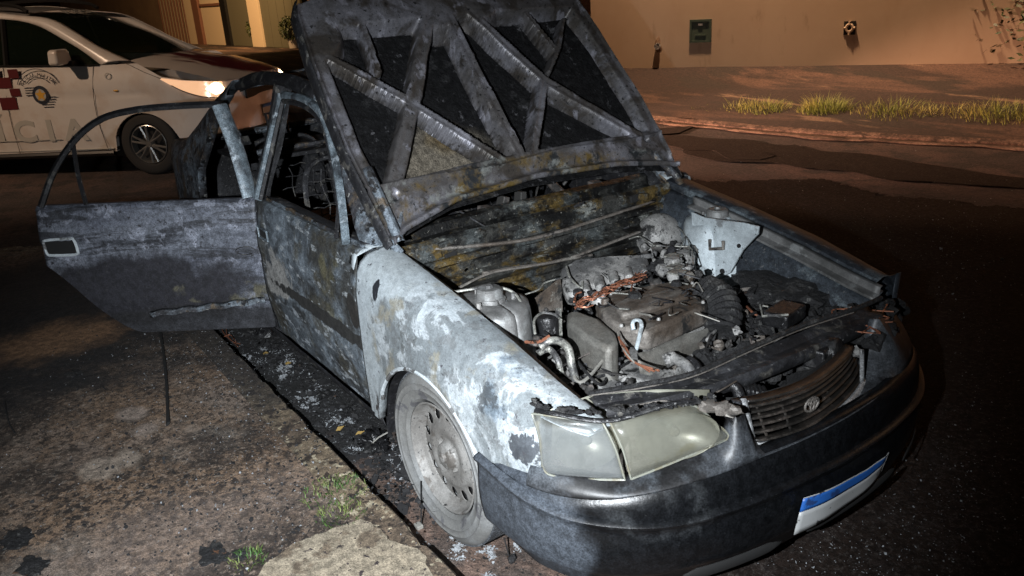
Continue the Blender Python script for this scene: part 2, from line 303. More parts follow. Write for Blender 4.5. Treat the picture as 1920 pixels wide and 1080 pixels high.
MT['tyre'] = M('scorched_tyre_rubber', (.14, .14, .135), .8, 0, [
    dict(s=4, lo=.44, hi=.60, c=(.185, .19, .19), d=7), dict(s=12, lo=.56, hi=.62, c=(.08, .08, .085), d=8),
    dict(k='mask', s=4, lo=.3, hi=.4, c=(.03, .033, .038), mask=((.03, -.84, .01), (.26, .3, .10), .8), ms=6, mi=.7, mo=1.)], bump=[(40, .2, .004), (140, .25, .002)], grain=.3)
MT['tread'] = M('tyre_tread_rubber', (.05, .055, .062), .75, 0, [dict(s=8, lo=.48, hi=.6, c=(.08, .085, .09), d=7)], bump=[(60, .4, .004)])
MT['rim'] = M('burnt_steel_rim', (.175, .168, .158), .6, .2, [
    dict(s=9, lo=.44, hi=.58, c=(.23, .225, .215), d=8), dict(s=16, lo=.57, hi=.63, c=(.11, .10, .09), d=8), dict(s=70, lo=.64, hi=.68, c=(.05, .05, .05), d=4)], bump=[(30, .2, .004), (120, .2, .002)], grain=.35)
MT['black'] = M('deep_black', (.006, .006, .006), .85)
MT['plate'] = M('white_plate_metal', (.36, .37, .37), .4, .0, [dict(s=12, lo=.5, hi=.62, c=(.35, .36, .36), d=8), dict(s=30, lo=.62, hi=.66, c=(.05, .05, .05), d=6)])
MT['plate_blue'] = M('blue_plate_band', (.02, .11, .40), .4, .0, [dict(s=16, lo=.56, hi=.62, c=(.02, .05, .16), d=8)])
MT['seat'] = M('burnt_seat_spring_steel', (.05, .048, .046), .6, .4, [dict(s=12, lo=.5, hi=.6, c=(.15, .13, .12), d=7)])

# setting
MT['asphalt'] = M('dark_asphalt', (.058, .046, .043), .9, 0, [
    dict(s=.55, lo=.42, hi=.62, c=(.11, .072, .060), d=6), dict(s=3, lo=.48, hi=.6, c=(.045, .036, .033), d=8),
    dict(k='vor', s=95, lo=.0, hi=.22, c=(.10, .09, .085), dens=.50), dict(k='vor', s=60, lo=.0, hi=.12, c=(.42, .41, .38), dens=.56)],
    bump=[(70, .7, .02), (200, .6, .006)], spec=.35)
MT['gutter'] = M('grimy_gutter', (.075, .055, .045), .85, 0, [
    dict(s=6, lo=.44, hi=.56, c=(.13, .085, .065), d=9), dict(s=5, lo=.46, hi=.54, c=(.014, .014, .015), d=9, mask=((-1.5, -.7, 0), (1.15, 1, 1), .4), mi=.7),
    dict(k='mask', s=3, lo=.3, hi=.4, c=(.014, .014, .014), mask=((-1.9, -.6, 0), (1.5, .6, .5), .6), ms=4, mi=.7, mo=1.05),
    dict(s=34, lo=.56, hi=.66, c=(.30, .32, .34), d=10, a=.8, nr=.75, mask=((-1.3, -.75, 0), (1.3, .4, 1), 1.2)), dict(k='vor', s=170, lo=0, hi=.22, c=(.5, .5, .5), dens=.53), dict(s=40, lo=.60, hi=.64, c=(.01, .01, .01), d=7)],
    bump=[(30, .8, .02), (120, .8, .006)])
MT['pave'] = M('stained_and_lamplit_pavement', (.19, .125, .08), .85, 0, [
    dict(s=1.1, lo=.42, hi=.60, c=(.20, .155, .125), d=10, st=(1, 1.4, 1), nr=.65),
    dict(s=2.2, lo=.47, hi=.60, c=(.04, .028, .021), d=12, dist=.5, o=3, nr=.72),
    dict(s=14, lo=.50, hi=.64, c=(.025, .017, .012), d=10, nr=.75),
    dict(s=48, lo=.50, hi=.58, c=(.022, .015, .011), d=5, nr=.8, a=.9), dict(s=52, lo=.54, hi=.62, c=(.26, .20, .155), d=5, o=31, nr=.8, a=.75),
    dict(s=34, lo=.54, hi=.59, c=(.020, .014, .011), d=6, mask=((-.1, -1.7, .13), (1.1, .8, 1), .5), mi=.6, mo=1.1),
    dict(s=1.7, lo=.50, hi=.66, c=(.22, .19, .16), d=12, o=17, a=.6, nr=.7),
    dict(s=40, lo=.56, hi=.64, c=(.26, .22, .18), d=8, o=14, a=.6, nr=.7),
    dict(k='mask', s=2, lo=.3, hi=.4, c=(.013, .013, .014), mask=((-3.0, -1.7, .13), (1.5, 1.5, 1), .9), ms=3.5, mi=.6, mo=1.1, a=.93),
    dict(k='mask', s=9, lo=.3, hi=.4, c=(.27, .22, .175), mask=(P(190, 880, z=.13), (.11, .09, .3), 1.1), ms=9, mi=.5, mo=1.05, a=.9),
    dict(k='mask', s=9, lo=.3, hi=.4, c=(.27, .22, .175), mask=(P(240, 858, z=.13), (.10, .05, .3), 1.1), ms=9, mi=.5, mo=1.05, a=.9),
    dict(k='mask', s=9, lo=.3, hi=.4, c=(.25, .20, .165), mask=(P(248, 775, z=.13), (.09, .07, .3), 1.1), ms=9, mi=.5, mo=1.05, a=.9),
    dict(k='mask', s=9, lo=.3, hi=.4, c=(.25, .20, .165), mask=(P(270, 806, z=.13), (.07, .06, .3), 1.1), ms=9, mi=.5, mo=1.05, a=.9),
    dict(k='mask', s=9, lo=.3, hi=.4, c=(.30, .17, .09), mask=(P(100, 637, z=.13), (.35, .45, .3), 1.4), ms=5, mi=.3, mo=1.0, a=.8),  # patch of orange lamplight painted into the concrete colour
    dict(k='mask', s=9, lo=.3, hi=.4, c=(.20, .155, .13), mask=(P(330, 1000, z=.13), (.30, .7, .3), 1.1), ms=3, mi=.2, mo=1.1, a=.55),
    dict(k='vor', s=150, lo=0, hi=.2, c=(.42, .41, .42), dens=.54, a=.9)],
    bump=[(18, .5, .015), (90, .8, .006)])
MT['kerb'] = M('worn_kerb_concrete', (.19, .145, .095), .85, 0, [
    dict(s=3, lo=.46, hi=.6, c=(.11, .08, .055), d=9), dict(s=20, lo=.52, hi=.58, c=(.035, .025, .018), d=8), dict(s=26, lo=.58, hi=.62, c=(.36, .31, .22), d=6, o=6),
    dict(k='mask', s=2, lo=.3, hi=.4, c=(.03, .026, .024), mask=((-2.4, -1., .13), (1.6, 1, 1), .7), ms=5, mi=.6, mo=1.15, a=.9),
    dict(k='vor', s=130, lo=0, hi=.2, c=(.5, .48, .45), dens=.56)], bump=[(20, .5, .015), (90, .8, .006)])
MT['patch'] = M('pale_concrete_patch', (.27, .23, .17), .85, 0, [
    dict(s=2.2, lo=.46, hi=.62, c=(.24, .20, .145), d=9), dict(s=9, lo=.55, hi=.63, c=(.13, .10, .07), d=9), dict(s=50, lo=.62, hi=.66, c=(.04, .03, .03), d=5)], bump=[(25, .4, .01), (90, .6, .004)])
MT['far_pave'] = M('shadow_streaked_pavement', (.10, .055, .038), .85, 0, [  # streaks below colour in the long shadows of the grazing headlamp beam
    dict(s=.55, lo=.44, hi=.52, c=(.035, .020, .015), d=7, st=(.45, 1.6, 1), dist=.6), dict(s=1.3, lo=.50, hi=.60, c=(.03, .02, .015), d=8, st=(.5, 1.5, 1), o=5),
    dict(s=1.2, lo=.56, hi=.62, c=(.24, .155, .10), d=8, st=(.4, 1.6, 1), o=11, a=.7)], bump=[(12, .5, .02)])
MT['wall'] = M('beige_rendered_wall', (.50, .385, .28), .85, 0, [
    dict(s=.45, lo=.4, hi=.65, c=(.45, .335, .235), d=6), dict(s=6, lo=.60, hi=.72, c=(.34, .25, .17), d=8, st=(1, 1, .3), a=.6), dict(s=1.1, lo=.55, hi=.7, c=(.42, .30, .20), d=8, st=(1, 1, .25), a=.5)], bump=[(30, .15, .006)], grain=0)
MT['wall_dark'] = M('brown_and_shaded_wall', (.24, .16, .10), .85, 0, [dict(s=.8, lo=.4, hi=.65, c=(.19, .12, .08), d=6)], bump=[(30, .15, .006)])  # on the side wall this brown stands in for a face in shade
MT['wet'] = M('damp_streak_on_asphalt', (.019, .013, .0105), .85, 0, [dict(s=7, lo=.52, hi=.62, c=(.024, .018, .016), d=8), dict(s=60, lo=.52, hi=.60, c=(.05, .042, .038), d=5, nr=.8), dict(k='vor', s=60, lo=.0, hi=.12, c=(.30, .29, .27), dens=.58)], bump=[(70, .5, .01)], spec=.15)
MT['soil'] = M('dry_dirt_line', (.13, .075, .055), .9, 0, [dict(s=3, lo=.42, hi=.62, c=(.24, .15, .11), d=10, nr=.7), dict(s=9, lo=.5, hi=.6, c=(.06, .035, .025), d=9, nr=.7)], bump=[(40, .8, .02)])
MT['grass'] = M('dry_green_grass', (.20, .25, .045), .6, 0, [dict(s=3, lo=.42, hi=.58, c=(.36, .34, .09), d=4)])
MT['grass2'] = M('fresh_green_grass', (.045, .105, .02), .6, 0, [dict(s=13, lo=.45, hi=.58, c=(.14, .17, .05), d=4)])
MT['leaf'] = M('dark_green_leaves', (.022, .04, .012), .55, 0, [dict(s=3, lo=.42, hi=.6, c=(.06, .07, .02))])
MT['bark'] = M('brown_bark', (.10, .07, .05), .9, 0, bump=[(30, .6, .01)])
MT['gate'] = M('cream_painted_gate', (.58, .47, .33), .55)
MT['gate_grey'] = M('dull_green_grey_gate', (.10, .095, .065), .6)
MT['post'] = M('brown_gate_post', (.15, .065, .04), .7)
MT['metal_g'] = M('green_meter_door', (.055, .085, .065), .5, .1)
MT['white'] = M('white_pot', (.5, .45, .4), .7)

# police car
MT['pwhite'] = M('white_car_paint', (.56, .53, .50), .28, 0, [dict(s=3, lo=.45, hi=.62, c=(.51, .455, .41), d=5)], spec=.5, coat=.4)
MT['pgrey'] = M('grey_roof_paint', (.20, .19, .18), .3, 0, coat=.4)
MT['pblack'] = M('black_trim', (.008, .008, .008), .4)
MT['pred'] = M('dark_red_marking', (.085, .010, .013), .4)
MT['pgreytext'] = M('grey_marking', (.37, .36, .33), .4)
MT['pblue'] = M('dark_marking', (.03, .035, .05), .4)
MT['pgold'] = M('gold_marking', (.55, .30, .04), .4)
MT['prim'] = M('alloy_rim_metal', (.32, .32, .31), .3, .8)
MT['ptyre'] = M('black_tyre', (.012, .012, .012), .8)
MT['pglow'] = M('lit_headlamp', (.9, .8, .6), .3, 0, emit=((1, .62, .34), 14))
MT['plens'] = M('headlamp_reflector', (.55, .45, .36), .18, .8, [dict(s=30, lo=.45, hi=.55, c=(.15, .12, .1), d=3)], emit=((1, .55, .30), .9))
MT['yellow'] = M('yellow_green_interior', (.42, .40, .05), .7)
def glassm(name, tint, op):
    m = M(name, tint, .05, 0, spec=.6); m.node_tree.nodes['Principled BSDF'].inputs['Alpha'].default_value = op; return m
MT['glass_ws'] = glassm('tinted_windscreen_glass', (.010, .016, .006), .35)
MT['plens0'] = M('unlit_lamp_glass', (.35, .33, .30), .15, .6)
MT['pbonnet'] = M('marked_bonnet_paint', (.56, .50, .45), .3, 0, [dict(s=2.2, lo=.40, hi=.46, c=(.10, .014, .016), d=3, st=(.35, 1.6, 1), mask=((.25, .25, 1.1), (.9, .75, .5), .2))], coat=.4)
MT['glass'] = glassm('dark_tinted_glass', (.006, .010, .006), .72)

# ================================================================= THE SETTING
def slab(name, pts, z, mat, depth=0):
    m = MB(); m.prism([(p[0], p[1], z) for p in pts], depth or .004); o = m.build(name, mat, None, smooth=False); tag(o, kind='structure'); return o
slab('ground', [(-130, -130), (130, -130), (130, 130), (-130, 130)], -.03, MT['asphalt'], .2)
# the road as one gently uneven sheet
m = MB(); G = []
for i in range(141):
    x = -60+i*.6; row = []
    for j in range(121):
        y = -30+j*.5; row.append((x, y, .006*noise.noise((x*.6, y*.6, 0))*sm(1.5, 4, math.hypot(x, y))))
    G.append(row)
m.grid(G); tag(m.build('road', MT['asphalt']), kind='structure')
slab('gutter', [(-4.2, -.955), (3, -.955), (3, -.36), (-.2, -.34), (-4.2, -.38)], .0125, MT['gutter'])
# near pavement with rounded corner, kerb band along its edge
def arc(cx, cy, r, a0, a1, n=14): return [(cx+r*math.cos(R(a0+(a1-a0)*i/n)), cy+r*math.sin(R(a0+(a1-a0)*i/n))) for i in range(n+1)]
edge = [(7, -.95)]+arc(-3.4, -2.65, 1.7, 90, 180)+[(-5.1, -14)]
inner = [(7, -1.08)]+arc(-3.4, -2.65, 1.57, 90, 180)+[(-4.97, -14)]
slab('pavement', inner+[(7, -14)], .128, MT['pave'], .16)
m = MB(); vs = []; n = len(edge)
G = [[(x, y, -.02) for x, y in edge], [(x, y, .115) for x, y in edge], [(x*1.0, y-(.012 if i < 16 else 0), .13) for i, (x, y) in enumerate(edge)], [(x, y, .13) for x, y in inner], [(x, y, .10) for x, y in inner]]
# finely cut along the straight so that the lip can be chipped
def fine(row):
    out = []
    for a, b in zip(row[:-1], row[1:]):
        k = max(1, int((Vector(b)-Vector(a)).length/.02)) if a[0] < 2.5 or b[0] < 2.5 else 1
        if a[0] > 2.5: k = 450
        k = min(k, 450)
        for t in range(k): out.append(Vector(a).lerp(Vector(b), t/k))
    out.append(Vector(row[-1])); return out
L0 = max(len(fine(r_)) for r_ in G)
def resample(row, n):
    row = [Vector(p) for p in row]; d = [0]
    for a, b in zip(row[:-1], row[1:]): d.append(d[-1]+(b-a).length)
    out = []; j = 0
    for i in range(n):
        t = d[-1]*(i/(n-1))**1.35
        while j < len(d)-2 and d[j+1] < t: j += 1
        out.append(row[j].lerp(row[j+1], (t-d[j])/max(1e-9, d[j+1]-d[j])))
    return out
G = [resample(r_, 900) for r_ in G]
for k in (1, 2):
    for p in G[k]:
        q = noise.noise((p.x*9, p.y*9, 1))+.5*noise.noise((p.x*31, p.y*31, 1)); p.z -= max(0, q)*.014; p.y -= max(0, q)*.012
m.grid(G); tag(m.build('kerb', MT['kerb']), kind='structure')
# pale repaired concrete at the foot of the photo
def irregular(pts, amp, n=7, seed=0):
    out = []
    for i, a in enumerate(pts):
        b = pts[(i+1) % len(pts)]; a = Vector(a); b = Vector(b); d = (b-a); nn = Vector((-d.y, d.x, 0)).normalized()
        for k in range(n): p = a+d*(k/n); out.append(p+nn*amp*(noise.noise(p*9+Vector((seed, 0, 0)))+.6*noise.noise(p*30+Vector((seed, 0, 0)))))
    return out
def patch(name, px, z, mat, amp=.02, seed=0, n=9, label=None):
    pts = irregular([P(a, b, z=z) for a, b in px], amp, n, seed); m = MB(); m.prism(pts, .003)
    o = m.build(name, mat, None, smooth=False); tag(o, kind='structure'); return o
patch('pavement_patch', [(480, 1082), (500, 1050), (590, 1000), (680, 972), (715, 990), (725, 1010), (790, 1030), (815, 1082), (700, 1130), (520, 1130)], .134, MT['patch'], .02)
# damp streaks across the road
def streak(px, z, w0, seed, name='damp_streak'):
    pts = [P(a, b, z=z) for a, b, _ in px]; ws = [c for _, _, c in px]; A = []; B = []
    cs = cmr(pts, 10)
    for i, p in enumerate(cs):
        t = cs[min(i+1, len(cs)-1)]-cs[max(i-1, 0)]; nn = Vector((-t.y, t.x, 0)).normalized(); k = i/10; w_ = ws[min(int(k), len(ws)-1)]*(1-(k % 1))+ws[min(int(k)+1, len(ws)-1)]*(k % 1)
        A.append(p+nn*w_*(1+.6*noise.noise(p*2.1+Vector((seed, 0, 0))))); B.append(p-nn*w_*(1+.6*noise.noise(p*2.1+Vector((seed+9, 0, 0)))))
    m = MB(); m.grid([[Vector((a.x, a.y, z)), Vector((b.x, b.y, z))] for a, b in zip(A, B)]); o = m.build(name, MT['wet'], None, smooth=False, solid=.003, off=1); tag(o, kind='structure')
wet = irregular([P(a, b, z=.009) for a, b in ((1150, 300), (1262, 326), (1330, 341), (1420, 338), (1530, 334), (1600, 350), (1650, 366), (1760, 372), (1850, 388), (1960, 396), (2300, 430), (2700, 560), (2900, 900), (2600, 1400), (1500, 1500), (900, 1100), (820, 700))], .10, 24, 3)
m = MB(); m.prism(wet, .003); tag(m.build('damp_ground', MT['wet'], None, smooth=False), kind='structure')
streak([(1205, 255, .05), (1270, 262, .25), (1340, 272, .42), (1420, 290, .45), (1560, 300, .40), (1680, 318, .34), (1800, 332, .26), (1990, 350, .20)], .012, .1, 1)
streak([(1210, 254, .02), (1250, 246, .2), (1296, 237, .03)], .014, .1, 2)
streak([(1290, 281, .02), (1350, 280, .15), (1400, 290, .2), (1440, 296, .1)], .0165, .1, 3)
# far pavement rising to the wall, its kerb and dirt line
k0 = [P(1130, 200, z=.1), P(1300, 215, z=.1), P(1500, 231, z=.1), P(1720, 243, z=.1), P(1920, 252, z=.1), P(2150, 262, z=.1)]
dk = (k0[0]-k0[1]).normalized(); k0 = [k0[0]+dk*14]+k0
w0 = [P(1110, 128, z=.42), P(1920, 118, z=.42)]; dw = (w0[1]-w0[0]).normalized()
WA = w0[0]; WB = w0[1]+dw*9
far_in = [WA+dw*t for t in (-14, 0, 3, 6, 9, 11, 16)]
m = MB(); G = []
A_ = cmr([Vector((p.x, p.y, 0)) for p in k0], 8); B_ = cmr([Vector((p.x, p.y, 0)) for p in far_in], 8)
A_ = resample(A_, 90); B_ = resample(B_, 90)
for a, b in zip(A_, B_):
    row = []
    for j in range(14):
        t = j/13; p = a.lerp(b, t); row.append(Vector((p.x, p.y, .045+.375*t+.02*noise.noise(p*1.3))))
    G.append(row)
m.grid(G); tag(m.build('far_pavement', MT['far_pave']), kind='structure')
m = MB(); G = [[], [], [], []]
nrm2 = Vector((0, -1, 0))
for i, a in enumerate(A_):
    t = A_[min(i+1, 89)]-A_[max(i-1, 0)]; nn = Vector((t.y, -t.x, 0)).normalized()
    if nn.y > 0: nn = -nn
    G[0].append(a+nn*.13+Vector((0, 0, -.02))); G[1].append(a+nn*(.12+.03*noise.noise(a*3))+Vector((0, 0, .03))); G[2].append(a+nn*(.02+.09*noise.noise(a*4))+Vector((0, 0, .052))); G[3].append(a-nn*.05+Vector((0, 0, .03)))
m.grid(G); tag(m.build('far_kerb', MT['soil']), kind='structure')
m = MB(); G = [[], []]
for i, a in enumerate(A_):
    t = A_[min(i+1, 89)]-A_[max(i-1, 0)]; nn = Vector((t.y, -t.x, 0)).normalized()
    if nn.y > 0: nn = -nn
    k = 1.6+1.2*noise.noise(a*1.7); G[0].append(a+nn*.125+Vector((0, 0, .0155))); G[1].append(a+nn*(.125+.13*k)+Vector((0, 0, .0155)))
m.grid(G); tag(m.build('dirt_line', MT['soil'], solid=.003), kind='structure')

# beige wall
nw = Vector((-dw.y, dw.x, 0)); nw = nw if nw.y > 0 else -nw      # away from the road
def vpanel(a, b, z0, z1, th, mat, name, parent=None, bevel=.004):
    a = Vector((a.x, a.y, 0)); b = Vector((b.x, b.y, 0)); d = (b-a).normalized(); n_ = Vector((-d.y, d.x, 0)); n_ = n_ if n_.y > 0 else -n_
    m = MB(); m.prism([a+Vector((0, 0, z1)), b+Vector((0, 0, z1)), b+n_*th+Vector((0, 0, z1)), a+n_*th+Vector((0, 0, z1))], z1-z0)
    return m.build(name, mat, parent, smooth=False, bevel=bevel)
wall = vpanel(WA, WB, .1, 4.6, .2, MT['wall'], 'boundary_wall')
tag(wall, 'long beige rendered wall along the far pavement', 'wall')
side = vpanel(WA-dw*3+nw*.35, WA-dw*.02+nw*.35, .1, 4.6, .2, MT['wall_dark'], 'side_wall')
tag(side, 'wall return coloured dark brown for its shade, set back at the left end of the beige wall', 'wall')
def wall_pt(px, py):
    k = ray(px, py); n_ = nw; t = (WA-Vector(CQ)).dot(n_)/k.dot(n_); return Vector(CQ)+k*t
# green meter box
c0 = wall_pt(1294, 37); c1 = wall_pt(1334, 79); ww = abs((c1-c0).dot(dw)); hh = abs(c0.z-c1.z); cc = (c0+c1)/2
mb_ = thing('meter_box', 'small square green metal meter box set in the beige wall', 'meter box', cc, math.atan2(dw.y, dw.x))
f = MB(); t = .03
f.box((0, 0, hh/2-t/2), (ww, .05, t)).box((0, 0, -hh/2+t/2), (ww, .05, t)).box((-ww/2+t/2, 0, 0), (t, .052, hh-2*t)).box((ww/2-t/2, 0, 0), (t, .052, hh-2*t)); f.build('frame', MT['metal_g'], mb_, False)
MB().box((0, .006, 0), (ww-2*t, .03, hh-2*t)).build('door', MT['metal_g'], mb_, False)
MB().box((0, -.014, hh*.28), (.06, .02, .025)).build('latch', MT['chrome'], mb_, False)
MB().box((0, -.014, -hh*.18), (ww*.5, .02, .02)).build('hinge_bar', MT['metal_g'], mb_, False)
# patterned vent block
c0 = wall_pt(1583, 40); c1 = wall_pt(1603, 65); ww = abs((c1-c0).dot(dw)); hh = abs(c0.z-c1.z); cc = (c0+c1)/2
vb = thing('vent_block', 'small patterned concrete vent block right of the green box', 'vent', cc, math.atan2(dw.y, dw.x))
MB().box((0, .012, 0), (ww, .04, hh)).build('recess', MT['black'], vb, False)
m = MB(); m.tube([(math.cos(a)*ww*.28, -.02, math.sin(a)*hh*.26) for a in [2*PI*i/20 for i in range(21)]], .018, 6)
for a in (0, 90, 180, 270):
    ca, sa = math.cos(R(a)), math.sin(R(a)); m.tube([(ca*ww*.28, -.02, sa*hh*.26), (ca*ww*.5, -.02, sa*hh*.5)], .018, 6)
m.build('lattice', MT['wall'], vb)
# water valve with cut-out
c0 = wall_pt(1234, 84)
vv = thing('wall_valve', 'small round valve in a chipped hole low on the beige wall', 'valve', c0, math.atan2(dw.y, dw.x))
MB().blob((0, .015, 0), .1, 3, .5, 1.6, 2, (.7, .25, 1.3)).build('chipped_hole', MT['wall_dark'], vv)
m = MB(); m.lathe([(.0, -.06), (.045, -.06), (.05, -.03), (.03, 0)], (0, 0, -.02), (0, 1, 0), 16); m.build('valve_cap', MT['chrome'], vv)

# grass along the far kerb
def tuft(m, c, n, h, spread, lean=.35, w=.006, flat=1):
    for _ in range(n):
        a = rnd.uniform(0, 2*PI); r_ = spread*math.sqrt(rnd.random()); b = Vector((c.x+r_*math.cos(a), c.y+r_*math.sin(a)*flat, c.z))
        hh_ = h*rnd.uniform(.45, 1.1)*(1-.5*r_/max(spread, 1e-6)); a2 = a+rnd.uniform(-1.8, 1.8); ln = Vector((math.cos(a2), math.sin(a2), 0))*lean*hh_*rnd.uniform(.2, 1.4)
        sd = Vector((-math.sin(a2), math.cos(a2), 0))*w
        p0, p1, p2 = b, b+Vector((0, 0, hh_*.6))+ln*.35, b+Vector((0, 0, hh_))+ln
        m.add([p0-sd, p0+sd, p1+sd*.7, p1-sd*.7, p2], [(0, 1, 2, 3), (3, 2, 4)])
def kz(px, py): return P(px, py, z=.045)
for (px, py, n, h, sp, lab) in [(1432, 213, 560, .24, .32, 'bushy grass clump at the left end of the far kerb'), (1545, 217, 700, .30, .30, 'bushy grass clump second from the left on the far kerb'),
                                (1680, 221, 520, .25, .50, 'wide leafy weed clump in the middle of the far kerb'), (1880, 228, 760, .28, .5, 'dense grass clump at the right edge of the far kerb')]:
    m = MB(); tuft(m, kz(px, py), n, h, sp, .75, .0034)
    tag(m.build('grass_clump', MT['grass'], None, smooth=False), lab, 'grass', 'grass clumps on the far kerb')
m = MB()
for i in range(80):
    px = 1285+rnd.random()*650 if i < 30 else 1650+rnd.random()*290; tuft(m, kz(px, 208+(px-1285)*.037+rnd.uniform(-2, 3)), 22, .10 if px < 1360 else rnd.choice((.10, .14, .18, .26)), .16, .9, .0035)
tag(m.build('grass_strip', MT['grass'], None, smooth=False), 'low weedy grass running along the far kerb', 'grass', kind='stuff')
m = MB()
for i in range(260):
    px = 1200+rnd.random()*760; p = P(px, 214+(px-1200)*.05+rnd.uniform(-4, 12), z=.02); s_ = rnd.uniform(.01, .035)
    m.box(p, (s_*2, s_*1.3, .008), Matrix.Rotation(rnd.uniform(0, PI), 3, 'Z') @ Matrix.Rotation(rnd.uniform(-.5, .5), 3, 'X'))
tag(m.build('leaf_litter', MT['soil'], None, smooth=False), 'dry leaves scattered along the far kerb', 'leaf litter', kind='stuff')
# grass on the near pavement
for (px, py, n, h, sp, lab) in [(628, 925, 210, .028, .11, 'small green grass tuft growing in the pavement by the kerb'), (640, 965, 150, .024, .08, 'small green grass patch beside the pale concrete repair'), (465, 1050, 110, .025, .055, 'tiny grass tuft at the bottom edge of the pavement')]:
    m = MB(); tuft(m, P(px, py, z=.128), n, h, sp, 1.4, .0016)
    tag(m.build('grass_tuft', MT['grass2'], None, smooth=False), lab, 'grass', 'grass tufts on the near pavement')

# leafy tree at the right edge
tb = P(1945, 122, z=.4); tr = thing('small_tree', 'small leafy tree in front of the beige wall at the right edge', 'tree', tb)
m = MB(); m.tube(cmr([(0, 0, -.1), (.03, .02, .7), (-.02, 0, 1.4), (.05, .03, 2.1)], 6), [.06-.0015*i for i in range(19)], 8)
limbs = []
for i in range(20):
    a = rnd.uniform(0, 2*PI); z0 = rnd.uniform(.25, 1.8); tip = Vector((math.cos(a)*rnd.uniform(.35, .75), math.sin(a)*rnd.uniform(.35, .75), z0+rnd.uniform(-.5, .5)))
    pts = cmr([(0, 0, z0), tip*.5+Vector((0, 0, z0*.5+.15)), tip], 5); m.tube(pts, [.018-.0014*k for k in range(len(pts))], 5); limbs.append(pts)
m.build('trunk', MT['bark'], tr)
m = MB()
for pts in limbs:
    for k in range(70):
        p = pts[rnd.randrange(3, len(pts))]+Vector((rnd.gauss(0, .12), rnd.gauss(0, .12), rnd.gauss(0, .12))); a = rnd.uniform(0, 2*PI); l = rnd.uniform(.05, .11)
        d = Vector((math.cos(a), math.sin(a), rnd.uniform(-.9, .2))).normalized(); s_ = d.orthogonal().normalized()*l*.22; m.add([p, p+d*l*.5+s_, p+d*l, p+d*l*.5-s_], [(0, 1, 2, 3)])
m.build('crown', MT['leaf'], tr, smooth=False)

# ----------------------------------------------------------------- house and gates far left
HA = P(295, 79, z=.12); HB = P(570, 91, z=.12); dh = (HB-HA); dh.z = 0; HL = dh.length; dh.normalize()
nh = Vector((-dh.y, dh.x, 0)); nh = nh if nh.x < 0 else -nh
driv = [P(300, 80, z=.05), P(560, 92, z=.05), P(600, 150, z=.05), P(420, 170, z=.05), P(330, 105, z=.05)]
def hx(px): # distance along the facade line for a base pixel
    k = ray(px, 85); o = Vector(CQ); A2 = HA
    den = k.x*dh.y-k.y*dh.x; s_ = ((A2.x-o.x)*k.y-(A2.y-o.y)*k.x)/den*-1
    # solve o+k*t = A+dh*s
    M_ = Matrix(((k.x, -dh.x), (k.y, -dh.y))); t_, s2 = M_.inverted() @ Vector((A2.x-o.x, A2.y-o.y)); return s2
house = thing('house_front', 'cream house frontage with barred gate and garage doors behind the police car', 'house', (0, 0, 0))
def hp_(px0, px1, z0, z1, th, mat, name, fwd=0., par=house, bevel=.004):
    a = HA+dh*hx(px0)-nh*fwd; b = HA+dh*hx(px1)-nh*fwd; return vpanel(a, b, z0, z1, th, mat, name, par, bevel)
hp_(120, 620, .0, 5.0, .3, MT['wall_dark'], 'wall', -.40)
hp_(305, 355, .1, 3.6, .05, MT['gate'], 'barred_gate', -.25)
g = [o for o in house.children if o.name.startswith('barred_gate')][0]
for i in range(9):
    px = 308+i*5.4; hp_(px, px+1.1, .1, 3.6, .03, MT['post'], 'gate_bar', -.10, g, 0)
hp_(372, 383, .1, 3.9, .3, MT['post'], 'post'); hp_(356, 371, .1, 3.9, .2, MT['gate'], 'post', -.05)
hp_(384, 424, .1, 3.7, .1, MT['gate'], 'garage_door', -.1); hp_(384, 424, 1.7, 1.8, .06, MT['post'], 'door_rail', -.04)
hp_(424, 434, .1, 3.9, .3, MT['pblack'], 'post'); hp_(434, 472, .1, 3.7, .1, MT['gate_grey'], 'garage_door', -.1)
hp_(473, 493, .1, 3.9, .25, MT['gate'], 'post', -.03)
for i in range(5): hp_(494+i*15, 508+i*15, .1, 3.7, .08, MT['gate_grey'], 'gate_leaf', -.1)
hp_(300, 570, 3.7, 4.6, .5, MT['wall_dark'], 'lintel', .1)
dv = [HA-dh*6-nh*.0, HB+dh*9, HB+dh*9-nh*13, HA-dh*6-nh*16]
slab('driveway', [(p.x, p.y) for p in dv], .10, MT['far_pave'], .09)
# potted plant by the gate, rubble by the wall
pb = P(488, 85, z=.12); pp = thing('potted_plant', 'round dark potted shrub standing between the garage doors', 'plant', pb)
MB().lathe([(.0, 0), (.16, 0), (.2, .30), (.17, .32), (.0, .30)], (0, 0, 0), (0, 0, 1), 20).build('pot', MT['white'], pp)
m = MB()
for i in range(900):
    d = Vector((rnd.gauss(0, 1), rnd.gauss(0, 1), rnd.gauss(0, 1))).normalized()*.42*rnd.uniform(.6, 1.08); p = Vector((0, 0, .66))+d; s_ = Vector((rnd.gauss(0, 1), rnd.gauss(0, 1), rnd.gauss(0, 1))).normalized()*.06
    t_ = s_.orthogonal().normalized()*.025; m.add([p-s_, p+t_, p+s_, p-t_], [(0, 1, 2, 3)])
m.build('foliage', MT['leaf'], pp, False)
pb = P(552, 90, z=.12); p2 = thing('potted_plant', 'dark potted shrub nearest the raised bonnet', 'plant', pb)
for ch in list(pp.children): c_ = ch.copy(); COL.objects.link(c_); c_.parent = p2
pp['group'] = p2['group'] = 'potted shrubs by the gates'
rb = P(313, 72, z=.15)
